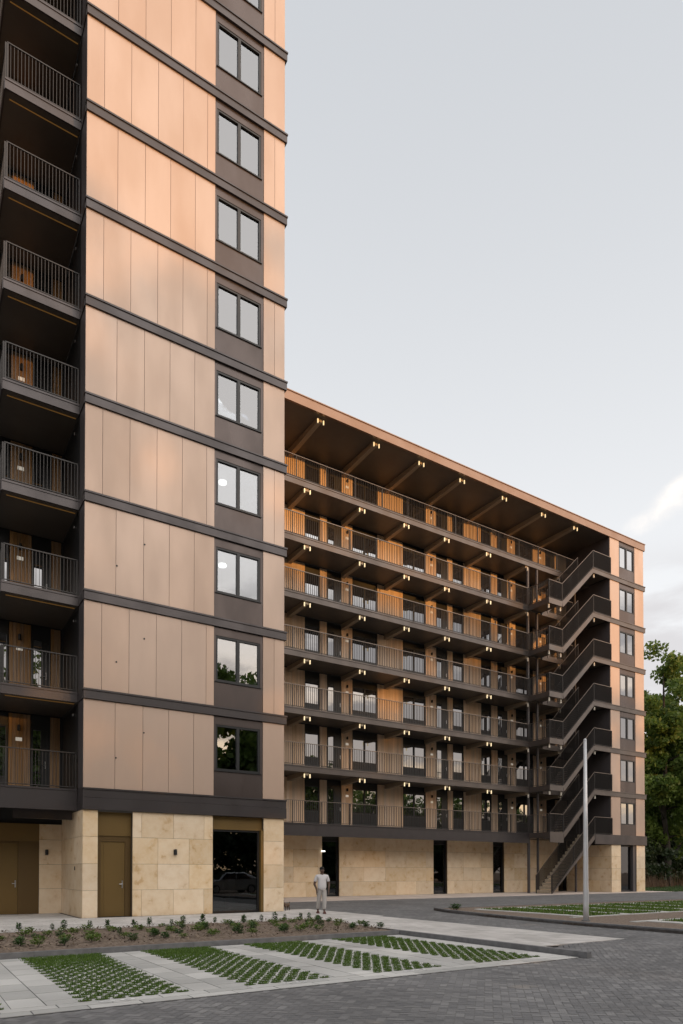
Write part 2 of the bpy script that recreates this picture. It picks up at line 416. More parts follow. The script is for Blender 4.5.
# soil ovals in the cells
oc = MB()
for (cx, cy) in cells:
    oc.poly([(cx + .084 * math.cos(t), cy + .054 * math.sin(t), -.0955) for t in [k * math.pi / 4 for k in range(8)]])
mat('moss', (.045, .075, .015), 1.0, col2=(.10, .085, .05), vscale=5, lo=.45, hi=.75)
struct('grass_grid_cells', oc, 'moss', 'earth filled cells in the grass grid blocks', 'soil')

def blades(name, pts, m, h=(.03, .07), w=.007, lean=.5, label='', cat='grass'):
    """pts: list of (x, y, z, hscale)."""
    V = []; Fc = []; R = []
    for (x, y, z, s_) in pts:
        a = random.random() * 6.283; hh = random.uniform(*h) * s_; l = random.random() * lean * hh; b = random.random() * 6.283
        dx, dy = math.cos(a) * w / 2, math.sin(a) * w / 2; n = len(V)
        V += [(x - dx, y - dy, z), (x + dx, y + dy, z), (x + math.cos(b) * l, y + math.sin(b) * l, z + hh)]
        Fc.append((n, n + 1, n + 2)); R.append((random.random(), 0, 0))
    q = MB(); q.v = V; q.f = Fc; q.r = R; q.mi = [0] * len(Fc)
    o = struct(name, q, m, label, cat, 'stuff'); return o
pts = []
for (cx, cy) in cells:
    back = sst(11.2, 12.9, cy) ; full = back * (.9 if cx < 6.5 else .35)
    dens = 60 if cx > -.5 else 8
    dens = int(dens * random.uniform(.7, 1.25) * (1 + .7 * full))
    for k in range(dens):
        r = math.sqrt(random.random()) * (1.12 + .5 * full); t = random.random() * 6.283
        pts.append((cx + .074 * r * math.cos(t), cy + .050 * r * math.sin(t), -.097, 1 + .5 * full))
blades('parking_grass', pts, 'grass_blade', (.012, .034), .014, .9, 'short green grass sprouting from the parking bay grid cells', 'grass')

# kerbs of the first planting bed and the strip
def tiles_sheet(name, x0, x1, y0, y1, z, tx, ty, m, label, bond=True, inside=None, ori=0):
    q = MB(); j = 0; y = y0
    while y < y1 - .01:
        ye = min(y + ty, y1); x = x0 - (tx / 2 if (j % 2 and bond) else 0)
        while x < x1 - .01:
            xa, xe = max(x, x0), min(x + tx, x1)
            if xe - xa > .02 and (inside is None or inside((xa + xe) / 2, (y + ye) / 2)):
                q.box(xa + .004, xe - .004, y + .004, ye - .004, z - .02, z + random.uniform(-.0012, .0012))
            x += tx
        y = ye; j += 1
    return struct(name, q, m, label, 'paving')
kb = MB(); x = -6.0
while x < 9.9:
    kb.box(x + .002, x + .998, 13.30, 13.42, -.2, .004); x += 1.0
struct('bed_kerb', kb, 'kerb_grey', 'grey concrete kerb along the front of the planting bed', 'kerb')
kb = MB(); y = 7.85
kb.box(10.29, 10.41, 13.30, 13.62, -.2, .006)
while y < 13.3:
    kb.box(10.29, 10.41, y + .002, min(y + .998, 13.298), -.2, .006); y += 1.0
kb.box(10.0, 10.285, 13.302, 13.42, -.2, .005)
struct('strip_kerb', kb, 'kerb_grey', 'grey concrete kerb edging the pale footpath strip', 'kerb')
# footpath in front of the tower and the strip
sb = MB()
sb.box(-8, 11.0, 18.0, 26.0, -.2, -.012); sb.box(10.43, 13.1, 9.05, 18.0, -.2, -.0125); sb.box(11.0, 13.3, 18.0, 23.0, -.2, -.013)
struct('path_bed', sb, 'mortar', 'dark joint bed under the footpath tiles', 'path bed')
def strip_in(x, y):
    if x < 10.43 : return False
    if y < 9.6: return x < 10.43 + (y - 7.75) * 1.45
    return True
tiles_sheet('path_strip', 10.42, 13.08, 9.02, 18.0, .002, .30, .30, 'tile_walk', 'pale concrete tiled footpath strip beside the parking bays')
tiles_sheet('path', -8, 13.28, 18.03, 22.06, .002, .30, .30, 'tile_walk', 'pale tiled footpath in front of the tower')
tiles_sheet('entrance_path', -8, 4.6, 22.08, 25.5, .002, .60, .30, 'tile_walk', 'pale tiled path in the recess beside the tower')
tiles_sheet('corner_path', 11.86, 13.28, 22.08, 22.98, .002, .30, .30, 'tile_walk', 'pale tiles at the corner of the tower')
# far footpath along the block
fb = MB(); fb.box(11.86, 60, 28.42, 34.3, -.2, -.012); struct('far_path_bed', fb, 'mortar', 'dark joint bed under the path along the block', 'path bed')
tiles_sheet('far_path', 11.9, 59, 28.44, 34.0, .002, .60, .60, 'tile_pink', 'pinkish beige tiled footpath along the long block')
fk = MB(); x = 11.9
while x < 59: fk.box(x + .003, x + .997, 28.28, 28.41, -.2, .012); x += 1
struct('far_kerb', fk, 'kerb_grey', 'low grey kerb along the path by the long block', 'kerb')

# planting bed with rounded end
bed = MB(); nx, ny = 120, 30
def bed_end(y):   # right edge of the bed
    return 10.25 + .72 * sst(13.4, 17.6, y) - (max(0, y - 17.3) ** 2) * 1.2
BV = {}
for i in range(nx + 1):
    for j in range(ny + 1):
        y = 13.42 + (18.0 - 13.42) * j / ny; xe = bed_end(y); x = -7 + (xe + 7) * i / nx
        ed = min(1, min(i / 3, (nx - i) / 5, j / 4, (ny - j) / 4)) if i > 0 else 0
        BV[i, j] = len(bed.v); bed.v.append((x, y, -.01 + ed * (.035 + .03 * math.sin(x * 2.1) * math.sin(y * 3.3) + random.uniform(-.015, .03))))
for i in range(nx):
    for j in range(ny): bed.f.append((BV[i, j], BV[i + 1, j], BV[i + 1, j + 1], BV[i, j + 1])); bed.r.append((0, 0, 0)); bed.mi.append(0)
struct('planting_bed_soil', bed, 'soil', 'brown mulch soil of the planting bed before the tower', 'soil')
q = MB()   # wood-chip litter on the bed
for _ in range(4200):
    y = random.uniform(13.5, 17.9); x = random.uniform(-1.5, bed_end(y) - .08); a = random.random() * 3.14; l = random.uniform(.015, .05); w = random.uniform(.006, .018)
    c, s_ = math.cos(a), math.sin(a); z = .055 + random.uniform(-.02, .03); t = random.uniform(-.02, .02)
    q.poly([(x - l * c - w * s_, y - l * s_ + w * c, z - t), (x + l * c - w * s_, y + l * s_ + w * c, z + t), (x + l * c + w * s_, y + l * s_ - w * c, z + t), (x - l * c + w * s_, y - l * s_ - w * c, z - t)])
rnd_mat('chips', (.055, .038, .027), (.24, .18, .13), .95, big=.1)
struct('bark_mulch', q, 'chips', 'bark chips scattered over the planting bed', 'mulch', 'stuff')

# second parking island
isl = [(16.9, 19.75), (16.25, 18.2), (15.85, 16.0), (15.45, 13.5), (15.3, 11.5), (15.28, 9), (15.28, -6), (58, -6), (58, 19.75)]
q = MB(); q.prism([(a, b) for a, b in reversed(isl)], 'z', -.2, .060)
struct('parking_island_bed', q, 'soil', 'earth of the second parking island', 'soil')
q = MB()
for i in range(len(isl) - 3 + 0):
    a, b = Vector((*isl[i], 0)), Vector((*isl[i + 1], 0)); d = (b - a); n_ = max(1, int(d.length)); nr = Vector((d.y, -d.x, 0)).normalized() * .13
    for k in range(n_):
        p0 = a + d * (k / n_); p1 = a + d * ((k + 1) / n_ - .004)
        if nr.x > 0: nr = nr
        nn = len(q.v)
        q.prism([(p0.x, p0.y), (p1.x, p1.y), (p1.x - nr.x, p1.y - nr.y), (p0.x - nr.x, p0.y - nr.y)], 'z', -.15, .10)
q.box(16.95, 57.9, 19.62, 19.76, -.15, .085)
struct('island_kerb', q, 'kerb_grey', 'dark grey kerb round the second parking island', 'kerb')
q = MB(); tl2 = q; bays2 = []
x = 17.9
while x < 56:
    bays2.append((x, x + 1.8)); x += 2.2
yb = [(13.6, 18.3), (6.0, 11.3)]
gpts = []
for (y0, y1) in yb:
    q.box(17.8 if y0 > 10 else 16.9, 56, y1, y1 + .2, .03, .078); q.box(17.0 if y0 > 10 else 16.4, 56, y0 - .15, y0, .03, .078)
    prev = 17.6 if y0 > 10 else 17.4
    for (a, b) in bays2:
        q.box(prev, a, y0, y1, .03, .0785); prev = b
        n_ = 1500 if a < 30 else 700
        for _ in range(n_):
            gpts.append((random.uniform(a, b), random.uniform(y0, y1), .06, 1.3))
struct('island_tiles', q, 'concrete_white', 'pale concrete lines between the far grassed parking bays', 'paving')
blades('island_grass', gpts, 'grass_blade', (.03, .07), .05, .8, 'green grass growing in the far parking bays', 'grass')
# lawn at the right end
q = MB(); q.poly([(47.5, 28.5, .0), (160, 10, .0), (190, 120, .0), (47.5, 70, .0)]); struct('lawn', q, 'leaf_dark', 'mown green lawn beyond the end of the long block', 'lawn')
lp = []
for _ in range(16000):
    t = random.random() ** 1.6; d = 55 + 40 * t; k = random.uniform(1.45, 1.85); yy = d / math.hypot(1, k); lp.append((k * yy, yy, 0, 1.6))
lp = [p for p in lp if p[0] > 47.5 and p[1] > 28.6]
blades('lawn_grass', lp, 'lawn_blade', (.03, .08), .12, .8, 'short blades of the lawn beyond the block', 'grass')

# ------------------------------------------------------------------ building data
Z0, ST = 4.08, 3.11
def ZK(k): return Z0 + ST * k
YT, XL, XRt = 22.13, 4.70, 11.77
TOPK = 11
YB, YG, YW = 30.2, 31.9, 34.0      # block front plane, gallery edge, gallery wall
BK = 7                              # roof level of the block: ZK(7)=25.85

def stone_courses(mb, x0, x1, y, zt, seams_a, seams_b, thick=.04, axis='x', zs=(0.0, .86, 1.70, 2.56), face=-1, z3=None):
    zz = list(zs) + [zt]
    for c in range(4):
        sm = seams_a if c in (0, 3) else seams_b
        ed = [x0] + [s for s in sm if x0 + .05 < s < x1 - .05] + [x1]
        for a, b in zip(ed[:-1], ed[1:]):
            r = (random.random(), random.random(), random.random())
            if axis == 'x': mb.box(a + .004, b - .004, y, y + thick, zz[c] + .004, zz[c + 1] - .004, r)
            else: mb.box(y, y + thick, a + .004, b - .004, zz[c] + .004, zz[c + 1] - .004, r)

def railing(mb, hr, p0, p1, z0, z1=None, h=1.12, step=.118, post=1.9, bw=.010, bd=.042, end=True):
    """bars between p0 and p1 (x,y); floor heights z0->z1."""
    if z1 is None: z1 = z0
    a, b = Vector((*p0, 0)), Vector((*p1, 0)); L = (b - a).length; d = (b - a) / L; n_ = max(1, int(L / step)); nr = Vector((-d.y, d.x, 0))
    def bar(t, w, dd, zb, zt):
        c = a + d * t; z = z0 + (z1 - z0) * t / L
        u = d * w / 2; v = nr * dd / 2
        mb.prism([(c + u + v).to_2d(), (c - u + v).to_2d(), (c - u - v).to_2d(), (c + u - v).to_2d()], 'z', z + zb, z + zt)
    for i in range(n_ + 1): bar(L * i / n_, bw, bd, .04, h - .02)
    k = max(1, round(L / post))
    for i in range(k + 1): bar(min(L - .02, max(.02, L * i / k)), .035, .05, -.10, h - .01)
    for (zb, zt, w, tgt) in ((.03, .055, .045, mb), (h - .02, h + .012, .05, hr)):
        v = nr * w / 2; n = len(tgt.v)
        for (c, z) in ((a, z0), (b, z1)):
            for (sg, q_) in ((1, zb), (-1, zb), (-1, zt), (1, zt)):
                p = c + v * sg; tgt.v.append((p.x, p.y, z + q_))
        tgt._add([(0, 1, 2, 3), (7, 6, 5, 4), (0, 4, 5, 1), (1, 5, 6, 2), (2, 6, 7, 3), (3, 7, 4, 0)], n)

def window(root, par_name, x0, x1, z0, z1, y, panes, glass, frame='dark_frame', fw=.06, depth=.10, mull=.09, label=None, sill=False):
    w = MB()
    w.box(x0, x1, y, y + depth, z1 - fw, z1); w.box(x0, x1, y, y + depth, z0, z0 + fw)
    w.box(x0, x0 + fw, y, y + depth, z0 + fw, z1 - fw); w.box(x1 - fw, x1, y, y + depth, z0 + fw, z1 - fw)
    pw = (x1 - x0) / panes
    for i in range(1, panes): w.box(x0 + pw * i - mull / 2, x0 + pw * i + mull / 2, y, y + depth, z0 + fw, z1 - fw)
    o = w.build(par_name, frame, root, root)
    if label: o['label'] = label
    for i in range(panes):
        a = x0 + pw * i + (fw if i == 0 else mull / 2); b = x0 + pw * (i + 1) - (fw if i == panes - 1 else mull / 2)
        p = MB(); p.box(a, b, y + depth * .55, y + depth * .55 + .012, z0 + fw, z1 - fw); p.build('pane', glass, o, root)
    if sill:
        s_ = MB(); s_.box(x0 - .02, x1 + .02, y - .05, y, z0 - .03, z0); s_.build('sill', 'dark_frame', o, root)
    return o

# ------------------------------------------------------------------ the tower
T = thing('apartment_tower', ((XL + XRt) / 2, YT + 6, 0), 'tall apartment tower clad in beige metal panels, cut off by the top of the picture', 'building')
def tp(mb, name, m, **k): return mb.build(name, m, T, T, **k)
ztop = ZK(TOPK)
c = MB()
c.box(XL + .02, XRt - .02, 26.0, 40.0, 0, ztop)              # core behind rooms
c.box(XL + .02, 8.90, YT + .06, YT + .30, 3.36, ztop)      # wall behind cladding
c.box(10.95, XRt - .02, YT + .06, YT + .30, 3.36, ztop)
c.box(XL + .03, XL + .22, YT + .30, 26.0, 0, ztop); c.box(XRt - .22, XRt - .03, YT + .30, 26.0, 0, ztop)
tp(c, 'core', 'room_wall')
c = MB()
for k in range(0, TOPK + 1): c.box(XL + .22, XRt - .22, YT + .30, 26.0, ZK(k) - .30, ZK(k) - .05)
c.box(XL + .22, XRt - .22, YT + .30, 26.0, -.1, .012)
tp(c, 'floor_slab', 'room_wall')
seamA = [5.24, 6.10, 6.99, 7.86, 8.73]; seamB = [5.67, 6.56, 7.42, 8.29]
for k in range(TOPK):
    zb, zt = ZK(k) + .012, ZK(k + 1) - .325
    q = MB(); sm = seamA if k % 2 else seamB
    ed = [XL] + sm + [9.02]
    for a, b in zip(ed[:-1], ed[1:]): q.box(a + .006, b - .006, YT, YT + .05, zb, zt)
    tp(q, 'facade_panel', 'beige_metal'); q = MB()
    ed = [10.90] + ([11.35] if k % 2 else []) + [XRt]
    for a, b in zip(ed[:-1], ed[1:]): q.box(a + .006, b - .006, YT, YT + .05, zb, zt)
    q.box(XRt - .012, XRt, YT + .052, 40, zb, zt)
    tp(q, 'facade_panel', 'beige_metal')
    # grey return on the recess side
    q = MB(); q.box(XL, XL + .018, YT + .055, 22.86, zb - .01, zt); tp(q, 'side_panel', 'grey_paint')
    q = MB(); q.box(XL + .004, XL + .02, 22.865, 26, zb - .01, zt); tp(q, 'recess_shade', 'dark_frame')  # dark sheet in place of the shade deeper in the recess
    # window zone infill: bronze panel round the window
    q = MB(); z0, z1 = ZK(k) + .90, ZK(k) + 2.50; x0, x1 = 9.09, 10.80
    q.box(9.025, 10.895, YT + .02, YT + .07, zb, z0 - .035); q.box(9.025, 10.895, YT + .02, YT + .07, z1, zt)
    q.box(9.025, x0, YT + .02, YT + .07, z0 - .035, z1); q.box(x1, 10.895, YT + .02, YT + .07, z0 - .035, z1)
    q.box(8.9, 9.0, YT + .07, YT + .3, zb, zt); q.box(10.85, 10.95, YT + .07, YT + .3, zb, zt)
    tp(q, 'spandrel_panel', 'bronze_panel')
    w = window(T, 'window', x0 + .003, x1 - .003, z0, z1, YT + .035, 2, 'glass_tower', label='two light window in the tower face', fw=.07, mull=.11)
    s_ = MB(); s_.box(x0 - .03, x1 + .03, YT - .02, YT + .03, z0 - .033, z0 - .004); s_.build('sill', 'dark_frame', w, T)
    if k >= 2:
        s_ = MB(); s_.tube([(9.90, 23.5, ZK(k) + 2.50), (9.90, 23.5, ZK(k) + 2.58)], .15, 16); s_.build('room_lamp', 'room_lamp', w, T)
for k in range(1, TOPK + 1):
    z = ZK(k); q = MB()
    q.box(XL - .03, XRt + .09, YT - .09, YT + .05, z - .055, z)         # upper lip
    q.box(XL - .01, XRt + .07, YT - .06, YT + .05, z - .315, z - .055)
    q.box(XRt - .01, XRt + .07, YT + .05, 40, z - .315, z)
    q.box(XL - .03, XL + .003, YT + .05, 22.82, z - .315, z)
    tp(q, 'floor_band', 'bronze_band')
q = MB(); z = ZK(0)
q.box(XL - .03, XRt + .08, YT - .08, YT + .05, z - .05, z); q.box(XL - .01, XRt + .06, YT - .05, YT + .05, z - .30, z - .05)
q.box(XL - .02, XRt + .07, YT - .065, YT + .05, z - .68, z - .306); q.box(XRt - .01, XRt + .06, YT + .05, 40, z - .68, z)
q.box(XL - .02, XL + .003, YT + .05, 22.82, z - .68, z)
tp(q, 'base_band', 'bronze_band')
for (vx, vz) in ((5.67, 11.27), (6.56, 12.19), (5.67, 8.17), (6.56, 9.08), (6.56, 5.99), (5.67, 5.09)):
    q = MB(); q.tube([(vx + .03, YT - .012, vz), (vx + .03, YT + .01, vz)], .028, 10); tp(q, 'vent_cap', 'dark_frame')
# ground floor
zt = Z0 - .685
for b_ in ((XL + .05, 5.13, YT + .06, YT + .25), (6.26, 8.97, YT + .06, YT + .25), (10.97, XRt - .03, YT + .06, YT + .25), (XL + .045, XL + .2, YT + .25, 25.45)):
    q = MB(); q.box(*b_, 0, zt); tp(q, 'stone_backing', 'stone_backing')
q = MB()
stone_courses(q, XL, 5.16, YT + .015, zt, [], [])
stone_courses(q, YT + .058, 25.42, XL, zt, [24.2], [23.4], axis='y')
tp(q, 'stone_pier', 'travertine'); q = MB()
stone_courses(q, 6.25, 9.0, YT + .015, zt, [6.54, 7.61, 8.68], [7.08, 8.15])
tp(q, 'stone_cladding', 'travertine'); q = MB()
stone_courses(q, 10.95, XRt, YT + .015, zt, [], [])
q.box(XRt - .04, XRt, YT + .06, 40, 0, zt)
tp(q, 'stone_pier', 'travertine'); q = MB()
stone_courses(q, 3.96, XL - .002, 25.40, 3.1, [], [])
tp(q, 'stone_cladding', 'travertine')
def wall_lamp(root, x, y, z, nm='wall_lamp', axis='y'):
    q = MB(); q.box(x - .05, x + .05, y - .03, y, z - .09, z + .09); q.tube([(x, y - .075, z - .09), (x, y - .075, z + .10)], .045, 12)
    return q.build(nm, 'dark_frame', root, root)
wall_lamp(T, 7.66, YT + .015, 2.10); 
q = MB(); q.box(XL - .02, XL, 23.2, 23.26, 1.5, 1.62); tp(q, 'call_point', 'black')
# brown service door of the tower
def service_door(root, x0, x1, y, dx0, dx1, dz, zt, hx, pan_top=True, label=None):
    q = MB()
    q.box(x0, dx0 - .002, y, y + .08, 0.0, zt); q.box(dx1 + .002, x1, y, y + .08, 0.0, zt)
    q.box(dx0 - .002, dx1 + .002, y + .01, y + .08, dz + .06, zt); q.box(dx0 - .002, dx1 + .002, y - .012, y + .07, dz, dz + .055)
    fr = q.build('door_surround', 'olive_frame', root, root)
    d = MB(); d.box(dx0 + .004, dx1 - .004, y + .02, y + .07, .015, dz - .004); d.box(dx0 + .09, dx1 - .09, y + .013, y + .02, .1, dz - .1)
    o = d.build('door', 'olive_panel', root, root)
    if label: o['label'] = label
    h = MB(); h.tube([(hx, y + .02, 1.05), (hx, y - .04, 1.05)], .012, 8); h.tube([(hx, y - .04, 1.05), (hx - .11, y - .045, 1.05)], .011, 8)
    h.box(hx - .02, hx + .02, y + .004, y + .012, .92, 1.16)
    h.build('handle', 'steel', o, root); return o
service_door(T, 5.165, 6.245, YT + .22, 5.30, 6.06, 2.42, zt, 5.98, label='flush olive brown service door in the front of the tower')
q = MB(); q.box(5.165, 6.245, YT + .19, YT + .22, 2.60, zt - .003); tp(q, 'fascia_panel', 'olive_panel')
service_door(T, 1.4, 3.955, 25.42, 2.55, 3.30, 2.42, 3.1, 3.22, label='brown entrance door in the recess beside the tower')
q = MB(); q.box(-5, 3.955, 25.395, 25.415, 2.50, 3.1); q.box(-5, 1.4, 25.43, 25.5, 0, 2.5); tp(q, 'fascia_panel', 'olive_panel')
wall_lamp(T, 4.20, 25.40, 2.12)
# shop window
q = MB(); q.box(9.0, 10.95, YT + .16, YT + .24, 2.95, zt); q.box(9.0, 10.95, YT + .10, YT + .16, 2.93, 2.99); q.box(10.84, 10.95, YT + .02, YT + .24, 0, 2.93)
tp(q, 'shop_fascia', 'olive_panel')
window(T, 'window', 9.005, 10.835, 0.02, 2.925, YT + .15, 1, 'glass_shop', fw=.06, label='tall dark glazed ground floor window of the tower')
q = MB(); q.box(9.3, 9.34, 24.3, 25.9, 0, 3.3); q.box(10.5, 10.62, 24.6, 24.72, 0, 3.3); q.box(9.9, 10.9, 25.2, 25.3, 0, 2.1)
tp(q, 'inner_partition', 'grey_paint')
# recessed gallery wall and balconies
YR0 = 25.4
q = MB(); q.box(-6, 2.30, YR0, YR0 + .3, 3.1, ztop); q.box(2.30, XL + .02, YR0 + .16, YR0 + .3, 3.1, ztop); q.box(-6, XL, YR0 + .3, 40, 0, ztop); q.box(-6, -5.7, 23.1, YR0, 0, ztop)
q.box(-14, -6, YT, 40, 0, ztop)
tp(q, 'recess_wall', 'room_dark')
for k in range(0, TOPK):
    z = ZK(k); zc = ZK(k + 1) - .34
    for (a, b) in ((2.98, 3.66), (4.30, 4.62)):
        q = MB()
        n_ = max(2, round((b - a) / .11)); w_ = (b - a) / n_
        for i in range(n_): q.box(a + i * w_ + .003, a + (i + 1) * w_ - .003, YR0 + .05, YR0 + .10, z + .02, zc)
        tp(q, 'timber_panel', 'brown_wood')
    window(T, 'window', 2.32, 2.96, z + .55, z + 2.4, YR0 + .06, 1, 'glass_block', label='dark window on the recessed balcony')
    for bx_ in ((2.32, 2.96, z + .02, z + .545), (2.32, 2.96, z + 2.405, zc), (3.67, 4.29, z + 2.36, zc), (4.63, XL, z + .02, zc)):
        q = MB(); q.box(bx_[0], bx_[1], YR0 + .08, YR0 + .14, bx_[2], bx_[3]); tp(q, 'dark_infill', 'dark_frame')
    d = MB(); d.box(3.67, 3.75, YR0 + .05, YR0 + .13, z + .02, z + 2.355); d.box(4.20, 4.29, YR0 + .05, YR0 + .13, z + .02, z + 2.355); d.box(3.75, 4.20, YR0 + .05, YR0 + .13, z + 2.27, z + 2.355); d.box(4.0, 4.20, YR0 + .07, YR0 + .13, z + .02, z + 2.27)
    do = d.build('balcony_door', 'dark_frame', T, T)
    p = MB(); p.box(3.75, 4.0, YR0 + .10, YR0 + .11, z + .1, z + 2.27); p.build('pane', 'glass_block', do, T)
    h = MB(); h.box(4.13, 4.16, YR0 + .02, YR0 + .05, z + .95, z + 1.2); h.tube([(4.14, YR0 + .03, z + 1.05), (4.05, YR0 + .0, z + 1.05)], .014, 8); h.build('handle', 'steel', do, T)
    pl = MB(); pl.box(3.20, 3.40, YR0 + .03, YR0 + .05, z + 1.84, z + 1.96); pl.build('number_plate', 'plate_white', T, T)
    wall_lamp(T, 3.30, YR0 + .05, z + 2.28)
    # balcony
    b = MB(); b.box(2.47, XL - .035, 22.90, YR0 + .05, z - .30, z - .0)
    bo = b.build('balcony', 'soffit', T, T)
    f_ = MB(); zb = z - (.68 if k == 0 else .315)
    xl = 2.44 if k else -6
    f_.box(xl, XL - .032, 22.84, 22.898, zb, z - .05); f_.box(xl, XL - .032, 22.82, 22.898, z - .05, z + .01); f_.box(2.42, 2.468, 22.90, YR0, zb, z + .01)
    if k == 0: f_.box(-6, 2.44, 22.90, YR0, z - .3, z); f_.box(2.9, XL - .04, 23.5, 23.6, zb - .25, zb + .1); 
    f_.build('fascia', 'bronze_band', bo, T)
    r_, hr = MB(), MB()
    if k: railing(r_, hr, (2.50, 22.88), (XL - .05, 22.88), z + .03, h=1.14, step=.100, post=2.2, bw=.014, bd=.014); railing(r_, hr, (2.47, 25.3), (2.47, 22.90), z + .03, h=1.14, step=.1, post=2.2, bw=.014, bd=.014)
    else: railing(r_, hr, (-5.6, 22.88), (XL - .05, 22.88), z + .03, h=1.14, step=.100, post=2.0, bw=.014, bd=.014)
    r_.build('railing', 'railing_metal', bo, T); hr.build('handrail', 'railing_metal', bo, T)
    if k:
        s_ = MB(); s_.box(2.60, 4.62, 23.12, 23.145, z - .32, z - .302); s_.build('sunlit_trim', 'sunlit_copper', bo, T)  # trim bar, no lamp; its glow is painted-in sunlight
        s_ = MB(); s_.box(XL - .05, XL - .02, 23.5, 23.56, z - .62, z - .55); s_.build('sensor', 'steel', bo, T)
q = MB(); q.box(-14, XRt, YT, 40, ztop + .01, ztop + .3); tp(q, 'roof', 'roofing')

# ------------------------------------------------------------------ the long block
B = thing('apartment_block', (30, 37, 0), 'long eight storey apartment block with open galleries, roof overhang and end stairs', 'building')
def bp_(mb, name, m, **k): return mb.build(name, m, B, B, **k)
XB0, XG1, XW0, XW1 = 11.86, 40.63, 42.35, 46.33
zr = ZK(BK)
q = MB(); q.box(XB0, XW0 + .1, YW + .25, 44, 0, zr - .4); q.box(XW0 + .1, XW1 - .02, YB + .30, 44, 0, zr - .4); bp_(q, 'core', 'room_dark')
# roof slab with bronze fascia coloured as lit by the low sun
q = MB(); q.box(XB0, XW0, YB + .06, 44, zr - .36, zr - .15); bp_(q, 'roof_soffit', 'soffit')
q = MB(); q.box(XB0, XW1 + .14, YB - .06, YB + .06, zr - .42, zr + .05); q.box(XB0, XW1 + .17, YB - .10, YB + .06, zr + .052, zr + .10); q.box(XW1 + .02, XW1 + .14, YB + .06, 44, zr - .42, zr + .05)
bp_(q, 'roof_fascia', 'sunlit_fascia')
q = MB(); q.box(XB0, XW1 + .1, YB + .07, 44, zr - .12, zr + .04); bp_(q, 'roof', 'roofing')
for vx in (28.75, 43.1):
    q = MB(); q.box(vx - .12, vx + .12, YB + .1, YB + .35, zr + .1, zr + .22); q.tube([(vx, YB + .22, zr + .2), (vx, YB + .22, zr + .3)], .05, 8); bp_(q, 'roof_anchor', 'dark_frame')
# gallery wall zones
wins = [(12.3, 14.1, 2), (16.4, 17.42, 1), (19.42, 20.44, 1), (22.73, 24.60, 2), (26.58, 28.46, 2), (30.79, 31.78, 1), (33.40, 34.38, 1), (36.79, 38.63, 2)]
doors = [(14.9, 15.9), (20.92, 21.95), (29.35, 30.33), (34.96, 35.98), (40.0, 41.0)]
zones = sorted([(a, b) for a, b, _ in wins] + doors)
for k in range(BK):
    z = ZK(k); zc = ZK(k + 1) - .35
    q = MB(); x = XB0
    segs = []
    for (a, b) in zones + [(XW0, XW0)]:
        if a - x > .02: segs.append((x, a))
        x = b
    for (a, b) in segs:
        n_ = max(1, round((b - a) / .16)); w_ = (b - a) / n_
        q = MB()
        for i in range(n_): q.box(a + i * w_ + .0015, a + (i + 1) * w_ - .0015, YW, YW + .06, z + .03, zc)
        bp_(q, 'gallery_wall', 'wood_clad')
    q = MB(); q.box(XB0, XW0, YW + .12, YW + .24, z, zc)
    bp_(q, 'wall_backing', 'black')
    for (a, b, p) in wins:
        window(B, 'window', a + .01, b - .01, z + .88, z + 2.38, YW + .03, p, 'glass_block', label='gallery window with dark frame')
    for (a, b, p) in wins: q = MB(); q.box(a + .01, b - .01, YW + .04, YW + .11, z + .03, z + .875); bp_(q, 'dark_infill', 'dark_frame')
    for (a, b) in zones: q = MB(); q.box(a + .01, b - .01, YW + .04, YW + .11, z + 2.385, zc); bp_(q, 'shaded_transom', 'dark_frame')  # top strip coloured dark for the shadow under the ceiling
    for di, (a, b) in enumerate(doors):
        d = MB(); a0, b0 = a + .012, b - .012; gx0, gx1 = a0 + .10, a0 + .48
        d.box(a0, gx0, YW + .03, YW + .10, z + .03, z + 2.38); d.box(gx1, b0, YW + .03, YW + .10, z + .03, z + 2.38); d.box(gx0, gx1, YW + .03, YW + .10, z + 2.26, z + 2.38); d.box(gx0, gx1, YW + .03, YW + .10, z + .03, z + .15)
        if k % 2 == di % 2: d.box(gx1 + .08, b0 - .08, YW + .026, YW + .03, z + .2, z + 2.2)
        do = d.build('gallery_door', 'dark_frame', B, B)
        p = MB(); p.box(gx0, gx1, YW + .06, YW + .07, z + .15, z + 2.26); p.build('pane', 'glass_block', do, B)
        h = MB(); h.box(b0 - .10, b0 - .07, YW + .0, YW + .03, z + .98, z + 1.2); h.tube([(b0 - .085, YW + .0, z + 1.08), (b0 - .19, YW - .02, z + 1.08)], .012, 6); h.build('handle', 'steel', do, B)
        px = {0: 14.4, 1: 22.34, 2: 28.95, 3: 36.38, 4: 39.4}[di]
        pl = MB(); pl.box(px - .10, px + .10, YW - .02, YW - .001, z + 1.85, z + 1.98); pl.build('number_plate', 'plate_white', B, B)
        l_ = MB(); l_.box(px - .05, px + .05, YW - .03, YW - .001, z + 2.2, z + 2.36); l_.tube([(px, YW - .07, z + 2.2), (px, YW - .07, z + 2.36)], .045, 10); l_.build('wall_lamp', 'dark_frame', B, B)
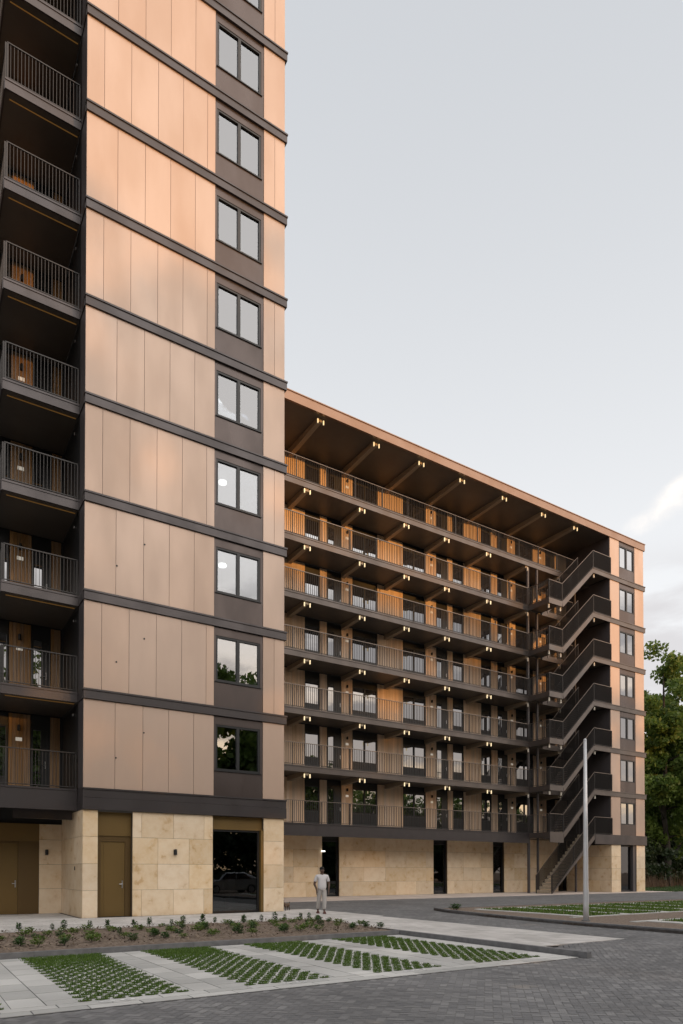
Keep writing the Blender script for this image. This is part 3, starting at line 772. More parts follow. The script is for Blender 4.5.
# galleries
beamx = [18.17, 21.80, 25.03, 28.23, 31.85, 35.52, 38.80]
for k in range(BK):
    z = ZK(k); xe = 36.0
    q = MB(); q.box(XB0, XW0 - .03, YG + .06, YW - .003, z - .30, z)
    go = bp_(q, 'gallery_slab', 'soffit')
    q = MB(); zb = z - (.68 if k == 0 else .345)
    xr_ = 35.84 if k < 6 else XG1
    q.box(XB0, xr_, YG - .0, YG + .058, zb, z - .06); q.box(XB0, xr_ + .01, YG - .03, YG + .058, z - .058, z + .012)
    if k < 6: q.box(37.17, 40.42, YG, YG + .058, zb if k else z - .35, z + .01)
    q.build('slab_edge', 'gallery_edge' if k else 'bronze_band', go, B)
    r_, hr = MB(), MB()
    railing(r_, hr, (XB0 + .1, YG + .01), (xr_, YG + .01), z + .02, h=1.20, step=.125, post=1.85)
    if k < 6: railing(r_, hr, (37.17, YG + .01), (40.42, YG + .01), z + .02, h=1.20, step=.125)
    else: railing(r_, hr, (XG1, YG + .01), (XG1, YG + .35), z + .02, h=1.2, step=.12)
    r_.build('railing', 'railing_metal', go, B); hr.build('handrail', 'handrail', go, B)
for k in range(1, BK + 1):
    zs = ZK(k) - (.302 if k < BK else .362)
    y0 = YG + .03 if k < BK else YB + .32
    for bi, x in enumerate(beamx):
        q = MB(); d0, d1 = (.20, .34) if k == BK else (.19, .28)
        x += .22
        q.prism([(y0 + .06, zs), (YW - .01, zs), (YW - .01, zs - d1), (y0 + .06, zs - d0)], 'x', x - .125, x + .125)
        q.box(x - .15, x + .15, y0 + .10, YW - .02, zs - .04, zs)
        bo = bp_(q, 'beam', 'beam_paint')
        if k < BK and bi >= 5:
            l_ = MB(); l_.tube([(x, y0, zs - .16), (x, y0, zs - .40)], .055, 10); l_.build('lamp', 'lamp_pale', bo, B); continue
        for s_ in (-.175, .175):
            l_ = MB(); l_.tube([(x + s_, y0 - .0, zs - .13), (x + s_, y0 - .0, zs - .34)], .036, 10); l_.build('lamp', 'lamp_glow', bo, B)
# block ground floor stone wall
zt = Z0 - .685
ops = [(20.6, 21.8), (29.1, 30.3), (34.5, 35.6), (41.3, 42.3)]
q = MB(); x = XB0; sa = [x0 + 1.63 * i for i, x0 in enumerate([12.6] * 20)]; sa = [13.0 + 1.63 * i for i in range(19)]; sb_ = [13.8 + 1.63 * i for i in range(19)]
for (a, b) in ops + [(XW0, XW0)]:
    stone_courses(q, x, a, YW + .015, Z0 - .30, sa, sb_, zs=(0, .86, 1.73, 2.75))
    bp_(q, 'stone_cladding', 'travertine'); q = MB()
    x = b
stone_courses(q, YB + .06, YW, XW0, zt, [31.2, 32.6], [31.9, 33.2], axis='y')
stone_courses(q, XW0, 43.42, YB + .0, zt, [], [])
bp_(q, 'stone_pier', 'travertine'); q = MB()
stone_courses(q, 45.30, XW1, YB + .0, zt, [], [])
q.box(XW1 - .04, XW1, YB + .05, 44, 0, zt)
bp_(q, 'stone_pier', 'travertine')
for b_ in ((XB0, 20.55, YW + .06, YW + .25), (21.85, 29.05, YW + .06, YW + .25), (30.35, 34.45, YW + .06, YW + .25), (35.65, 41.25, YW + .06, YW + .25), (XW0 + .045, XW0 + .2, YB + .06, YW)):
    q = MB(); q.box(*b_, 0, zt if b_[0] > 42 else Z0 - .3); bp_(q, 'stone_backing', 'stone_backing')
for i, (a, b) in enumerate(ops):
    w = window(B, 'entrance_door', a + .01, b - .01, .02, 3.3, YW + .18, 1, 'glass_shop', fw=.07, label='dark glazed entrance set back in the stone base')
q = MB(); q.box(20.56, 20.74, YW - .1, YW + .05, 2.63, 2.68); bp_(q, 'entrance_lamp', 'room_lamp')
q = MB(); q.box(21.15, 21.6, YW + .50, YW + .52, 1.45, 2.0); bp_(q, 'notice_board', 'grey_paint')
# wing facade
for k in range(BK):
    z = ZK(k); zb, ztt = z + .012, ZK(k + 1) - (.36 if k < BK - 1 else .43)
    q = MB(); q.box(XW0, 43.40, YB, YB + .05, zb, ztt); bp_(q, 'facade_panel', 'beige_metal'); q = MB(); q.box(45.26, XW1, YB, YB + .05, zb, ztt); q.box(XW1 - .04, XW1, YB + .052, 44, zb, ztt)
    bp_(q, 'facade_panel', 'beige_metal')
    q = MB(); z0, z1 = z + .80, z + 2.38
    q.box(43.405, 45.255, YB + .02, YB + .06, zb, z0 - .01); q.box(43.405, 45.255, YB + .02, YB + .06, z1 + .01, ztt)
    q.box(43.405, 43.48, YB + .02, YB + .06, z0 - .01, z1 + .01); q.box(45.17, 45.255, YB + .02, YB + .06, z0 - .01, z1 + .01)
    bp_(q, 'spandrel_panel', 'bronze_panel')
    window(B, 'window', 43.485, 45.165, z0, z1, YB + .03, 2, 'glass_block', label='two light window at the end of the block', fw=.06, mull=.15)
    q = MB(); q.box(XW0 - .02, XW0 + .02, YB + .055, YW, zb, ztt + .1); bp_(q, 'side_panel', 'grey_paint')
    if k:
        q = MB(); q.box(40.44, XW1 + .16, YB - .09, YB + .02, z - .05, z); q.box(40.44, XW1 + .13, YB - .06, YB + .02, z - .355, z - .05); q.box(XW1, XW1 + .13, YB + .02, 44, z - .355, z)
        bp_(q, 'floor_band', 'gallery_edge')
q = MB(); z = Z0; q.box(40.44, XW1 + .13, YB - .08, YB + .02, z - .68, z); q.box(XW1, XW1 + .12, YB + .02, 44, z - .68, z); bp_(q, 'base_band', 'bronze_band')
window(B, 'window', 43.43, 44.95, .03, zt - .02, YB + .22, 1, 'glass_shop', fw=.10, label='tall narrow glazed opening in the stone base of the end wing')
q = MB(); q.box(44.955, 45.295, YB + .06, YB + .28, 0, zt); bp_(q, 'reveal_panel', 'grey_paint')
q = MB(); q.tube([(XW1 + .12, YB + .3, 1.55), (XW1 + .22, YB + .3, 1.5), (XW1 + .25, YB + .3, 1.0)], [.07, .06, .03], 8); bp_(q, 'hose_reel', 'white_paint')

# external stairs (one staircase part with flights, landings, rails)
q = MB()
for (x, y, s_) in ((35.90, YG + .16, .07), (36.75, YG + .1, .06), (41.0, YG + .3, .06)):
    q.box(x - s_, x + s_, y - s_, y + s_, 0, ZK(6) - .35)
st = bp_(q, 'staircase', 'grey_paint')
SX0, SX1, SYi = 37.15, 40.44, 31.45
def flight(x0, z0, x1, z1):
    n_ = 17; q = MB()
    for i in range(n_):
        xa = x0 + (x1 - x0) * i / n_; za = z0 + (z1 - z0) * (i + 1) / n_
        q.box(xa, xa + (x1 - x0) / n_ + .03, YB + .06, SYi - .04, za - (.045 if z0 > .5 else .20), za)
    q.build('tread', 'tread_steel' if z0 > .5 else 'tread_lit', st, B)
    q = MB()
    for (ya, yb_) in ((YB - .06, YB + .0), (SYi, SYi + .05)):
        q.prism([(x0, z0 + .02), (x1, z1 + .02), (x1, z1 - .36), (x0 + .06, z0 - .36 if z0 > .5 else z0)], 'y', ya, yb_)
    q.build('stringer', 'gallery_edge', st, B)
    for y in (YB - .03, SYi + .02):
        r_, hr = MB(), MB(); railing(r_, hr, (x0, y), (x1, y), z0 + .05, z1 + .05, h=1.18, step=.115, bd=.07)
        r_.build('railing', 'railing_metal', st, B); hr.build('handrail', 'handrail', st, B)
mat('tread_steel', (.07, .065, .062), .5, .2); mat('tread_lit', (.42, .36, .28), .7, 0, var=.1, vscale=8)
flight(35.95, 0.0, SX1, ZK(0))
for k in range(6):
    flight(SX0, ZK(k), SX1, ZK(k + 1))
    z = ZK(k); q = MB()
    q.box(35.84, SX0, YB + .0, YG + .055, z - .20, z - .002)
    lo = q.build('landing', 'soffit', st, B)
    q = MB(); zb = z - (.345 if k else .68); q.box(35.80, SX0, YB - .062, YB - .002, zb, z + .015); q.box(35.78, 35.84, YB, YG - .001, z - .345, z + .01)
    q.build('landing_edge', 'gallery_edge', st, B)
    r_, hr = MB(), MB(); railing(r_, hr, (35.82, YB - .03), (SX0, YB - .03), z + .03, h=1.2, step=.115, bd=.07); railing(r_, hr, (35.82, YG), (35.82, YB - .01), z + .03, h=1.2, step=.125, bw=.02, bd=.02)
    r_.build('railing', 'railing_metal', st, B); hr.build('handrail', 'handrail', st, B)
    for (lx, lz) in ((35.95, zb - .02), (SX0 - .05, zb - .02)):
        if k: l_ = MB(); l_.tube([(lx, YB + .1, lz), (lx, YB + .1, lz - .26)], .06, 10); l_.build('stair_lamp', 'lamp_pale', st, B)
for k in range(0, 7):
    z = ZK(k); q = MB(); q.box(SX1, XW0 - .03, YB + .02, YG + .055, z - .20, z - .002); q.build('landing', 'soffit', st, B)
    r_, hr = MB(), MB(); railing(r_, hr, (SX1, YB - .03), (XW0 + .05, YB - .03), z + .03, h=1.18, step=.115, bd=.07)
    r_.build('railing', 'railing_metal', st, B); hr.build('handrail', 'handrail', st, B)
    l_ = MB(); l_.tube([(40.65, YB + .1, z - .38), (40.65, YB + .1, z - .62)], .06, 10); l_.build('stair_lamp', 'lamp_pale', st, B)

# ------------------------------------------------------------------ trees
def leaf_cloud(clumps, per, size, m, root, name='crown', flat=.6):
    n = len(clumps) * per; C_ = np.repeat(np.array(clumps)[:, :3], per, 0); R_ = np.repeat(np.array(clumps)[:, 3], per)
    d = np.random.normal(size=(n, 3)); d /= np.linalg.norm(d, axis=1)[:, None]; r = np.random.rand(n) ** .45
    P = C_ + d * (R_ * r)[:, None] * np.array([1, 1, .75])
    a = np.random.normal(size=(n, 3)); a /= np.linalg.norm(a, axis=1)[:, None]
    b = np.cross(a, np.random.normal(size=(n, 3))); b /= np.linalg.norm(b, axis=1)[:, None]
    s_ = size * (0.6 + .8 * np.random.rand(n))[:, None]
    V = np.stack([P - a * s_, P - b * s_ * flat, P + a * s_, P + b * s_ * flat], 1).reshape(-1, 3) - np.array(root.location)
    me = bpy.data.meshes.new(name); me.vertices.add(4 * n); me.vertices.foreach_set('co', V.astype(np.float32).ravel())
    me.loops.add(4 * n); me.loops.foreach_set('vertex_index', np.arange(4 * n)); me.polygons.add(n)
    me.polygons.foreach_set('loop_start', np.arange(0, 4 * n, 4)); me.polygons.foreach_set('loop_total', np.full(n, 4))
    me.update(calc_edges=True); me.materials.append(MATS[m])
    tone = np.repeat(np.random.rand(len(clumps)), per) * .55 + np.random.rand(n) * .45
    at = me.attributes.new('rnd', 'FLOAT_VECTOR', 'FACE'); vv = np.zeros((n, 3), np.float32); vv[:, 0] = tone; at.data.foreach_set('vector', vv.ravel())
    o = bpy.data.objects.new(name, me); COL.objects.link(o); o.parent = root; return o
def make_tree(name, x, y, h, cr, m, label, group=None, seed=1, nclump=90, per=110, size=.28, trunk=.35, low=.28, cat='tree', clr=1.5):
    rs = random.Random(seed); root = thing(name, (x, y, 0), label, cat, group)
    t = MB(); clumps = []
    lean = Vector((rs.uniform(-.04, .04), rs.uniform(-.04, .04), 1))
    tp_ = [Vector((x, y, -.3)) + lean * (h * .88 * i / 6) + Vector((rs.uniform(-.15, .15), rs.uniform(-.15, .15), 0)) * (i > 0) for i in range(7)]
    t.tube(tp_, [trunk * (1.25 if i == 0 else 1 - .14 * i) for i in range(7)], 9)
    for i in range(15):
        f = low + (1 - low) * .8 * (i / 14); k = f * .88 * 6; k0 = min(5, int(k)); base = tp_[k0].lerp(tp_[k0 + 1], k - k0)
        a = i * 2.4 + rs.uniform(-.4, .4); ln = cr * (1.0 - .55 * f) * rs.uniform(.7, 1.1); up = ln * rs.uniform(.35, .8)
        tip = base + Vector((math.cos(a) * ln, math.sin(a) * ln, up)); midp = base.lerp(tip, .5) + Vector((0, 0, -.1 * ln + rs.uniform(-.2, .2)))
        r0 = trunk * .42 * (1 - .6 * f); t.tube([base, midp, tip], [r0, r0 * .65, r0 * .25], 6)
        for _ in range(max(1, nclump // 22)):
            s_ = rs.uniform(.45, 1.1); p = base.lerp(tip, s_); clumps.append((p.x + rs.gauss(0, .5), p.y + rs.gauss(0, .5), p.z + rs.gauss(.3, .6), rs.uniform(.6, 1) * clr))
    while len(clumps) < nclump:
        u = Vector((rs.gauss(0, 1), rs.gauss(0, 1), rs.gauss(0, 1))).normalized() * rs.uniform(.55, 1.0)
        cz = h * (low + 1) / 2; hz = h * (1 - low) / 2
        w = 1 - .30 * max(0, u.z)
        clumps.append((x + u.x * cr * w, y + u.y * cr * w, cz + u.z * hz * .98, rs.uniform(.5, 1.0) * clr))
    clumps = [c_ for c_ in clumps if c_[2] < h]
    t.build('trunk', 'bark', root, root, smooth=True)
    leaf_cloud(clumps, per, size, m, root); return root
# right of the block
make_tree('broadleaf_tree', 63.8, 39.2, 25.5, 5.0, 'leaf_green', 'tall green broadleaf tree just right of the end of the block, its forked trunk showing', 'trees right of the block', 3, 180, 260, .20, .34, .16, clr=1.35)
make_tree('broadleaf_tree', 72.5, 40.6, 27.5, 6.0, 'leaf_green', 'leafy green tree cut by the right edge of the picture', 'trees right of the block', 5, 190, 240, .22, .40, .14, clr=1.6)
make_tree('broadleaf_tree', 82, 52.5, 20, 6.0, 'leaf_yellow', 'yellow green tree catching light behind the forked tree', 'trees right of the block', 8, 80, 140, .26, .35, .15, clr=1.8)
make_tree('broadleaf_tree', 97, 60, 22, 8.0, 'leaf_dark', 'dark tree farthest back behind the forked tree', 'trees right of the block', 9, 110, 150, .30, .4, .05, clr=2.2)
make_tree('broadleaf_tree', 90, 53, 15, 6.0, 'leaf_dark', 'low dark tree behind the tall forked tree', 'trees right of the block', 12, 110, 150, .28, .4, .03, clr=1.9)
hd = thing('hedge', (70, 43.5, 0), 'dark dense hedge beyond the lawn right of the block', 'hedge')
cl = []
for i in range(260):
    t = random.random(); cl.append((58 + 36 * t + random.gauss(0, 1), 39 + 16 * t + random.gauss(0, 1.2), random.uniform(.3, 4.4), random.uniform(.6, 1.1)))
leaf_cloud(cl, 110, .2, 'leaf_dark', hd, 'foliage')
rp = []
for _ in range(5000):
    t = random.random(); rp.append((57 + 30 * t + random.gauss(0, .9), 37.5 + 14 * t + random.gauss(0, .9), 0, random.uniform(.25, .9)))
blades('reeds', rp, 'reed_blade', (1.0, 2.2), .05, .25, 'tall dry reddish grasses in front of the dark hedge', 'grasses')
# trees across the road behind the viewer: they shade the lower storeys and stand in the window reflections; far right ones added to block low sun
def copy_tree(o, loc, sc, rz):
    r = o.copy(); COL.objects.link(r); r.location = loc; r.scale = (sc, sc, sc); r.rotation_euler = (0, 0, rz)
    for ch in o.children:
        c_ = ch.copy(); COL.objects.link(c_); c_.parent = r
    return r
pa = make_tree('street_tree', -12, -27, 25, 7.2, 'leaf_green', 'leafy tree first of the row, across the road facing the buildings', 'trees across the road', 21, 130, 66, .36, .4, .08, clr=2.1)
pb = make_tree('street_tree', -1, -29, 25, 7.2, 'leaf_green', 'leafy tree second of the row, across the road facing the buildings', 'trees across the road', 22, 130, 66, .36, .4, .08, clr=2.1)
for i, (x, y, s_) in enumerate(((7, -26, 1.06), (14, -30, 1.1), (21, -27, 1.08), (28, -30, 1.18), (35, -27, 1.04), (42, -30, 1.04), (49, -27, .98), (55, -29, .92), (60, -27, .80), (69, -29, .74), (77, -28, .70), (85, -28, .74), (93, -30, .74), (101, -28, .74), (-20, -29, 1.05), (-29, -27, 1.0))):
    o = copy_tree(pa if i % 2 else pb, (x, y, 0), s_, i * 1.3); o['label'] = 'leafy tree number word, across the road facing the buildings'.replace('number word', ['third', 'fourth', 'fifth', 'sixth', 'seventh', 'eighth', 'ninth', 'tenth', 'eleventh', 'twelfth', 'thirteenth', 'fourteenth', 'fifteenth', 'sixteenth', 'seventeenth', 'eighteenth'][i] + ' of the row')

hd = thing('hedge', (20, -23, 0), 'unseen dark hedge added across the road to darken window reflections', 'hedge')  # added behind the viewer to close bright gaps in the reflections
cl = [(random.uniform(-40, 90), random.gauss(-23, .5), random.uniform(.2, 5.2), random.uniform(.7, 1.1)) for _ in range(1200)]
leaf_cloud(cl, 60, .26, 'leaf_dark', hd, 'foliage')
# ------------------------------------------------------------------ shrubs in the bed
def make_shrub(name, kind, seed):
    rs = random.Random(seed); V = MB(); stem = MB()
    h = {'up': .17, 'low': .09, 'bush': .12}[kind]; n_ = {'up': 90, 'low': 90, 'bush': 130}[kind]; w = {'up': .065, 'low': .14, 'bush': .11}[kind]
    for s_ in range(5 if kind != 'up' else 3):
        a = rs.random() * 6.28; stem.tube([(0, 0, -.06), (math.cos(a) * w * .6, math.sin(a) * w * .6, h * .9)], [.006, .003], 5)
    for i in range(n_):
        t = rs.random(); a = rs.random() * 6.28; r = w * math.sqrt(rs.random()) * (1 - .5 * t if kind == 'up' else math.sqrt(max(0, 1 - (2 * t - .9) ** 2 * .7)))
        p = Vector((math.cos(a) * r, math.sin(a) * r, .02 + t * h)); d = Vector((math.cos(a), math.sin(a), rs.uniform(.1, 1.1))).normalized(); l = rs.uniform(.035, .065)
        s2 = d.cross(Vector((0, 0, 1))).normalized() * l * .38; q_ = p + d * l * .5
        V.poly([p, q_ + s2, p + d * l, q_ - s2], (rs.random(), 0, 0))
    m = {'up': 'leaf_shrub', 'low': 'leaf_shrub_bright', 'bush': 'leaf_shrub'}[kind]
    lab = {'up': 'small upright dark green sapling planted in the mulch bed before the tower', 'low': 'low spreading bright green plant in the mulch bed before the tower', 'bush': 'small rounded green shrub in the mulch bed before the tower'}[kind]
    grp = {'up': 'upright saplings in the bed', 'low': 'bright low plants in the bed', 'bush': 'rounded shrubs in the bed'}[kind]
    root = thing(name, (0, 0, 0), lab, 'shrub', grp)
    V.build('foliage', m, root, root); stem.build('stem', 'bark', root, root); return root
protos = [make_shrub('sapling', 'up', 1), make_shrub('ground_plant', 'low', 2), make_shrub('shrub', 'bush', 3)]
sp = []
for j, y in enumerate((17.75, 17.1, 16.3, 15.5, 14.8, 14.1)):
    x = -.6 + (j % 2) * .25
    while x < bed_end(y) - .25:
        (sp.append((x + random.uniform(-.12, .12), y + random.uniform(-.15, .12), 0 if (j == 0 or random.random() < .12) else random.choice((1, 1, 2)), j)) if x > y * .113 else None); x += random.uniform(.40, .62) if j == 0 else random.uniform(.42, .72)
used = set()
def ordw(n):
    o_ = ['first', 'second', 'third', 'fourth', 'fifth', 'sixth', 'seventh', 'eighth', 'ninth', 'tenth', 'eleventh', 'twelfth', 'thirteenth', 'fourteenth', 'fifteenth', 'sixteenth', 'seventeenth', 'eighteenth', 'nineteenth', 'twentieth', 'twenty-first', 'twenty-second', 'twenty-third', 'twenty-fourth', 'twenty-fifth', 'twenty-sixth', 'twenty-seventh', 'twenty-eighth', 'twenty-ninth', 'thirtieth']
    return o_[n]
rowname = ['in the row beside the tiled footpath', 'in the second row from the footpath', 'in the third row from the footpath', 'in the third row from the kerb', 'in the second row from the kerb', 'in the row along the grey kerb']
desc = ['upright dark sapling', 'low bright green plant', 'rounded green shrub']
cnt = {}
for (x, y, k, j) in sp:
    if k in used: o = copy_tree(protos[k], (x, y, .03), random.uniform(.75, 1.25), random.random() * 6.28)
    else: o = protos[k]; o.location = (x, y, .03); used.add(k)
    n_ = cnt.get((j, k), 0); cnt[j, k] = n_ + 1
    o['label'] = desc[k] + ', ' + ordw(n_) + ' from left, ' + rowname[j]
# weed at the tip of the far island
wd = make_shrub('weed', 'bush', 9); wd.location = (16.9, 18.55, .07); wd.scale = (2.0, 2.0, 1.3)
tag(wd, 'spreading green weed alone at the left tip of the far parking island', 'plant'); del wd['group']
wd = copy_tree(protos[2], (10.2, 14.0, .02), .9, 1.0); wd['label'] = 'green shrub alone at the right tip of the mulch bed by the kerb corner'

# ------------------------------------------------------------------ lamp post
lpz = thing('lamp_post', (16.15, 12.35, .06), 'slender pale grey metal post standing on the island before the stairs', 'lamp post')
q = MB(); bx, by = 16.15, 12.35
q.tube([(bx, by, .02), (bx, by, .5), (bx, by, 2.6), (bx, by, 5.16)], [.078, .076, .062, .042], 20); q.build('pole', 'pole_grey', lpz, lpz, smooth=True)
q = MB(); q.tube([(bx, by, 5.16), (bx, by, 5.20)], [.050, .030], 16); q.build('cap', 'pole_grey', lpz, lpz)
q = MB(); q.box(bx - .03, bx + .03, by - .084, by - .06, .55, .95); q.build('hatch', 'pole_grey', lpz, lpz, bevel=.004)
q = MB(); q.tube([(bx, by, .05), (bx, by, .085)], .12, 20); q.build('base_collar', 'kerb_grey', lpz, lpz)

# ------------------------------------------------------------------ person
mat('skin', (.075, .038, .024), .5); mat('shirt', (.56, .55, .57), .85, bump=.3, bscale=25); mat('trousers', (.38, .36, .345), .85, bump=.3, bscale=20); mat('hair', (.010, .009, .009), .9); mat('sandal', (.10, .03, .025), .6); mat('eye', (.6, .58, .55), .3); mat('lips', (.10, .04, .035), .5)
def skinned(name, verts, edges, m, parent, sub=2, root_v=0, smooth=True):
    """verts: (x,y,z,rx,ry); grow one continuous surface over the chain with a Skin modifier and bake it."""
    me = bpy.data.meshes.new(name); me.from_pydata([v[:3] for v in verts], edges, []); o = bpy.data.objects.new(name, me); COL.objects.link(o)
    sk = o.modifiers.new('skin', 'SKIN'); sk.use_smooth_shade = True
    for i, v in enumerate(verts):
        s_ = me.skin_vertices[0].data[i]; s_.radius = (v[3], v[4] if len(v) > 4 else v[3]); s_.use_root = (i == root_v)
    sb = o.modifiers.new('sub', 'SUBSURF'); sb.levels = sub; sb.render_levels = sub
    dg = bpy.context.evaluated_depsgraph_get(); ev = o.evaluated_get(dg); nm = bpy.data.meshes.new_from_object(ev)
    o.modifiers.clear(); o.data = nm; nm.materials.clear(); nm.materials.append(MATS[m]); nm.polygons.foreach_set('use_smooth', [True] * len(nm.polygons))
    if parent is not None: o.parent = parent
    return o
P = None
# local frame: facing -y; walking stride; height 1.66
bodyv = [(0, 0, .90, .125, .10), (0, 0, 1.05, .125, .10), (0, .005, 1.22, .145, .105), (0, .01, 1.36, .13, .09), (0, .005, 1.43, .060, .055), (0, -.005, 1.48, .050, .050), (0, -.012, 1.535, .084, .096), (0, -.010, 1.61, .080, .094),
         (.17, .01, 1.36, .060, .055), (.225, .015, 1.20, .058, .056), (.255, .0, 1.06, .048, .048), (.235, -.07, .93, .040, .037), (.225, -.10, .83, .024, .022),
         (-.17, .01, 1.36, .060, .055), (-.235, .02, 1.20, .058, .056), (-.275, .01, 1.06, .048, .048), (-.225, -.07, .93, .040, .037), (-.215, -.09, .83, .024, .022),
         (.085, -.01, .82, .085, .085), (.075, -.10, .48, .055, .055), (.050, -.15, .10, .034, .036), (-.085, .01, .82, .085, .085), (-.11, .03, .48, .055, .058), (-.125, .14, .11, .034, .036),
         (.050, -.24, .045, .038, .026), (-.130, .06, .045, .038, .026)]
ed = [(0, 1), (1, 2), (2, 3), (3, 4), (4, 5), (5, 6), (6, 7), (3, 8), (8, 9), (9, 10), (10, 11), (11, 12), (3, 13), (13, 14), (14, 15), (15, 16), (16, 17), (0, 18), (18, 19), (19, 20), (20, 24), (0, 21), (21, 22), (22, 23), (23, 25)]
# hands: palm + five fingers on each arm
for sgn, wv in ((1, 12), (-1, 17)):
    wx, wy, wz = bodyv[wv][:3]; n = len(bodyv); bodyv.append((wx - sgn * .005, wy - .02, wz - .065, .030, .015)); ed.append((wv, n))
    for fi, (off, ln) in enumerate(((-.026, .060), (-.009, .070), (.009, .065), (.025, .052))):
        a = len(bodyv); bodyv.append((wx + off * .4, wy - .02 + off, wz - .10, .009)); bodyv.append((wx + off * .4 - sgn * .006, wy - .025 + off, wz - .10 - ln * .5, .0085)); bodyv.append((wx + off * .4 - sgn * .02, wy - .02 + off, wz - .10 - ln, .007)); ed += [(n, a), (a, a + 1), (a + 1, a + 2)]
    a = len(bodyv); bodyv.append((wx - sgn * .012, wy - .055, wz - .055, .010)); bodyv.append((wx - sgn * .02, wy - .065, wz - .09, .009)); ed += [(wv, a), (a, a + 1)]
P = skinned('person', bodyv, ed, 'skin', None, 2)
tag(P, 'person in a pale grey T-shirt and light trousers walking on the footpath', 'person')
shirt = [(0, 0, .80, .185, .14), (0, 0, 1.05, .178, .145), (0, .005, 1.22, .165, .125), (0, .01, 1.36, .145, .105), (0, .01, 1.425, .075, .068), (.18, .012, 1.355, .078, .070), (.228, .015, 1.22, .072, .062), (.238, .012, 1.13, .070, .060), (-.18, .012, 1.355, .078, .070), (-.238, .02, 1.22, .072, .062), (-.25, .015, 1.13, .070, .060)]
skinned('shirt', shirt, [(0, 1), (1, 2), (2, 3), (3, 4), (3, 5), (5, 6), (6, 7), (3, 8), (8, 9), (9, 10)], 'shirt', P, 2)
tr_ = [(0, 0, 1.0, .150, .115), (.080, -.01, .80, .110, .108), (.075, -.10, .48, .088, .084), (.055, -.14, .14, .070, .068), (-.088, .01, .80, .108, .105), (-.115, .03, .48, .082, .080), (-.128, .13, .15, .070, .068)]
skinned('trousers', tr_, [(0, 1), (1, 2), (2, 3), (0, 4), (4, 5), (5, 6)], 'trousers', P, 2)
def pchild(name, mb, m): o = mb.build(name, m, smooth=True); o.parent = P; return o
q = MB(); q.ell((0, .010, 1.632), (.088, .100, .072), 16, 10); pchild('hair', q, 'hair')
q = MB()
for s_ in (-1, 1): q.ell((s_ * .031, -.093, 1.575), (.007, .004, .005), 8, 6)
pchild('eyes', q, 'eye')
q = MB(); q.ell((0, -.103, 1.55), (.014, .018, .024), 8, 6)
for s_ in (-1, 1): q.ell((s_ * .079, .0, 1.56), (.010, .018, .028), 8, 6)
pchild('nose_and_ears', q, 'skin')
q = MB(); q.ell((0, -.096, 1.515), (.024, .008, .007), 8, 6); pchild('mouth', q, 'lips')
q = MB(); q.box(.0, .10, -.32, -.08, 0, .035); q.box(-.18, -.08, -.02, .22, 0, .035); q.box(.005, .095, -.26, -.20, .03, .085); q.box(-.175, -.085, .04, .10, .03, .085); o = q.build('sandals', 'sandal', bevel=.012); o.parent = P
P.scale = (.97, .97, .955); P.location = (12.25, 20.23, .002); P.rotation_euler = (0, 0, math.radians(-20))

# ------------------------------------------------------------------ dog
mat('fur', (.16, .10, .06), .9, col2=(.045, .032, .026), vscale=9, bump=.6, bscale=60); mat('fur_tan', (.36, .24, .15), .9)
dv = [(0, .14, .235, .055, .058), (0, .02, .225, .052, .055), (0, -.10, .235, .062, .066), (0, -.17, .285, .042, .046), (0, -.215, .335, .046, .048), (0, -.275, .320, .024, .022),
      (.042, -.10, .15, .024), (.042, -.09, .07, .015), (.042, -.105, .012, .018), (-.042, -.10, .15, .024), (-.042, -.12, .07, .015), (-.042, -.135, .012, .018),
      (.042, .13, .17, .034), (.044, .11, .125, .024), (.044, .165, .075, .014), (.044, .145, .012, .017), (-.042, .14, .17, .034), (-.044, .13, .125, .024), (-.044, .18, .075, .014), (-.044, .16, .012, .017),
      (0, .20, .27, .016), (0, .23, .33, .011)]
de = [(0, 1), (1, 2), (2, 3), (3, 4), (4, 5), (2, 6), (6, 7), (7, 8), (2, 9), (9, 10), (10, 11), (0, 12), (12, 13), (13, 14), (14, 15), (0, 16), (16, 17), (17, 18), (18, 19), (0, 20), (20, 21)]
Dg = skinned('dog', dv, de, 'fur', None, 2, 1); tag(Dg, 'small brown terrier standing at the foot of the tower corner', 'dog')
q = MB()
for s_ in (-1, 1): q.prism([(s_ * .018, .36), (s_ * .045, .365), (s_ * .044, .41)], 'y', -.215, -.200)
o = q.build('ears', 'fur'); o.parent = Dg
q = MB(); q.ell((0, -.298, .322), (.010, .008, .008), 8, 6)
for s_ in (-1, 1): q.ell((s_ * .022, -.252, .348), (.006, .005, .006), 6, 4)
o = q.build('nose_and_eyes', 'black', smooth=True); o.parent = Dg
Dg.location = (11.98, 22.34, .002); Dg.rotation_euler = (0, 0, math.radians(-62))

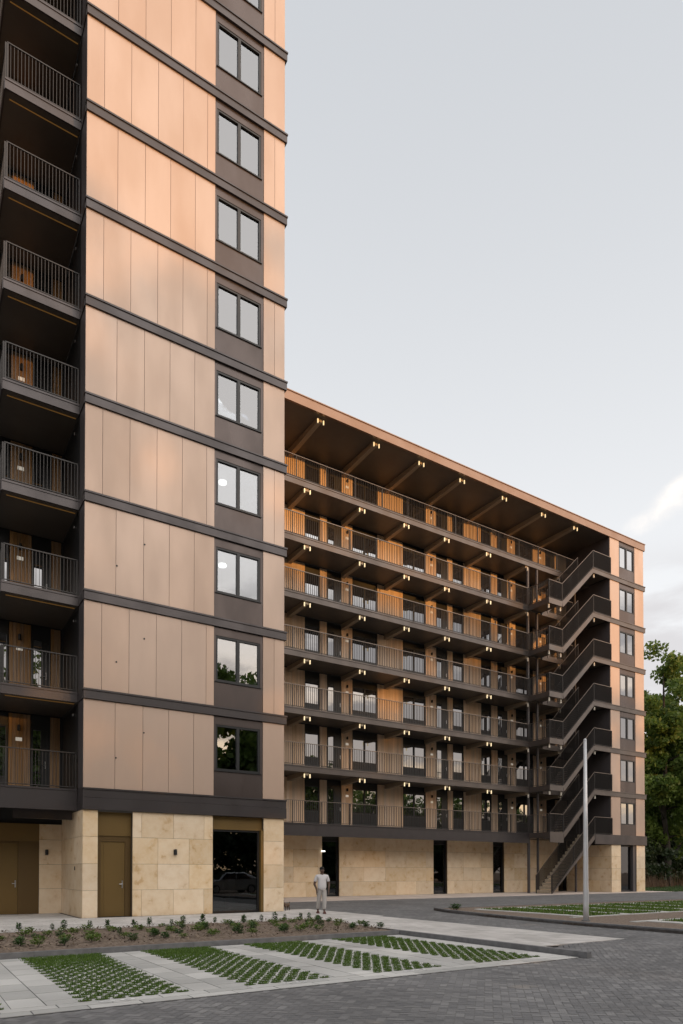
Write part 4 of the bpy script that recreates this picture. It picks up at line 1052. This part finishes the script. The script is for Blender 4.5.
# ------------------------------------------------------------------ parked car beyond the right edge, mirrored in the ground floor window
mat('car_paint', (.42, .43, .45), .25, .6); mat('tyre', (.02, .02, .02), .8); mat('rim', (.4, .4, .42), .35, .8); mat('headlight', (.7, .72, .75), .15)
cx, cy, cz = 18.4, 2.2, .0
car = thing('parked_car', (cx, cy, cz), 'silver parked hatchback on the brick road', 'car')
prof = [(-2.0, .30), (-2.02, .60), (-1.85, .80), (-1.0, .93), (-.45, 1.38), (.9, 1.42), (1.65, 1.05), (1.95, .95), (1.98, .35), (1.6, .24), (-1.7, .24)]
def car_side(pr, w, taper):
    mb = MB(); n = len(pr); rows = [(-w, 0), (-w * .97, 1), (w * .97, 1), (w, 0)]
    for (yy, t) in ((-w, .06), (-w * .93, 0), (w * .93, 0), (w, .06)):
        for (px_, pz_) in pr:
            inn = taper * max(0, pz_ - .85); sc = 1 - t * .5
            mb.v.append((cx + px_ * sc, cy + yy * (1 - inn), cz + pz_ if pz_ < .85 else cz + pz_ - (.03 if t else 0)))
    for r in range(3):
        for i in range(n): mb._add([(r * n + i, r * n + (i + 1) % n, (r + 1) * n + (i + 1) % n, (r + 1) * n + i)], 0, (0, 0, 0))
    mb._add([tuple(reversed(range(n))), tuple(range(3 * n, 4 * n))], 0, (0, 0, 0)); return mb
b_ = car_side(prof, .87, .35).build('body', 'car_paint', car, car, bevel=.03)
q = MB()
for sg in (-1, 1):
    yb0, yt0 = cy + sg * .86, cy + sg * .725
    q.poly([(cx - .85, yb0, .95), (cx - .42, yt0, 1.33), (cx + .15, yt0, 1.36), (cx + .15, yb0, .96)]); q.poly([(cx + .22, yb0, .96), (cx + .22, yt0, 1.36), (cx + .85, yt0, 1.34), (cx + 1.3, yb0, 1.02)])
q.poly([(cx - 1.0, cy - .74, .945), (cx - 1.0, cy + .74, .945), (cx - .47, cy + .66, 1.385), (cx - .47, cy - .66, 1.385)]); q.build('windows', 'glass_car', car, car)
for sx in (-1.25, 1.25):
    for sg in (-1, 1):
        q = MB(); q.tube([(cx + sx, cy + sg * .70, .31), (cx + sx, cy + sg * .90, .31)], .31, 20); w_ = q.build('wheel', 'tyre', car, car, bevel=.02)
        q = MB(); q.tube([(cx + sx, cy + sg * .89, .31), (cx + sx, cy + sg * .915, .31)], .20, 14); q.build('rim', 'rim', w_, car)
for sg in (-1, 1):
    q = MB(); q.ell((cx - 1.95, cy + sg * .62, .66), (.08, .17, .08), 10, 6); q.build('headlight', 'headlight', car, car, smooth=True)
# worn paint marks at the head of the bays
q = MB()
for (x0, y0) in ((2.05, 8.30), (4.45, 8.30), (6.6, 8.3)):
    for d in (0, .24):
        n_ = 12
        for i in range(n_):
            if random.random() < .3: continue
            a, b = 2 * math.pi * i / n_, 2 * math.pi * (i + 1) / n_
            q.poly([(x0 + d + .09 * math.cos(a), y0 + .06 * math.sin(a), -.091), (x0 + d + .09 * math.cos(b), y0 + .06 * math.sin(b), -.091), (x0 + d + .045 * math.cos(b), y0 + .025 * math.sin(b), -.091), (x0 + d + .045 * math.cos(a), y0 + .025 * math.sin(a), -.091)])
struct('bay_markings', q, 'white_paint', 'worn white painted marks at the head of the parking bays', 'marking')
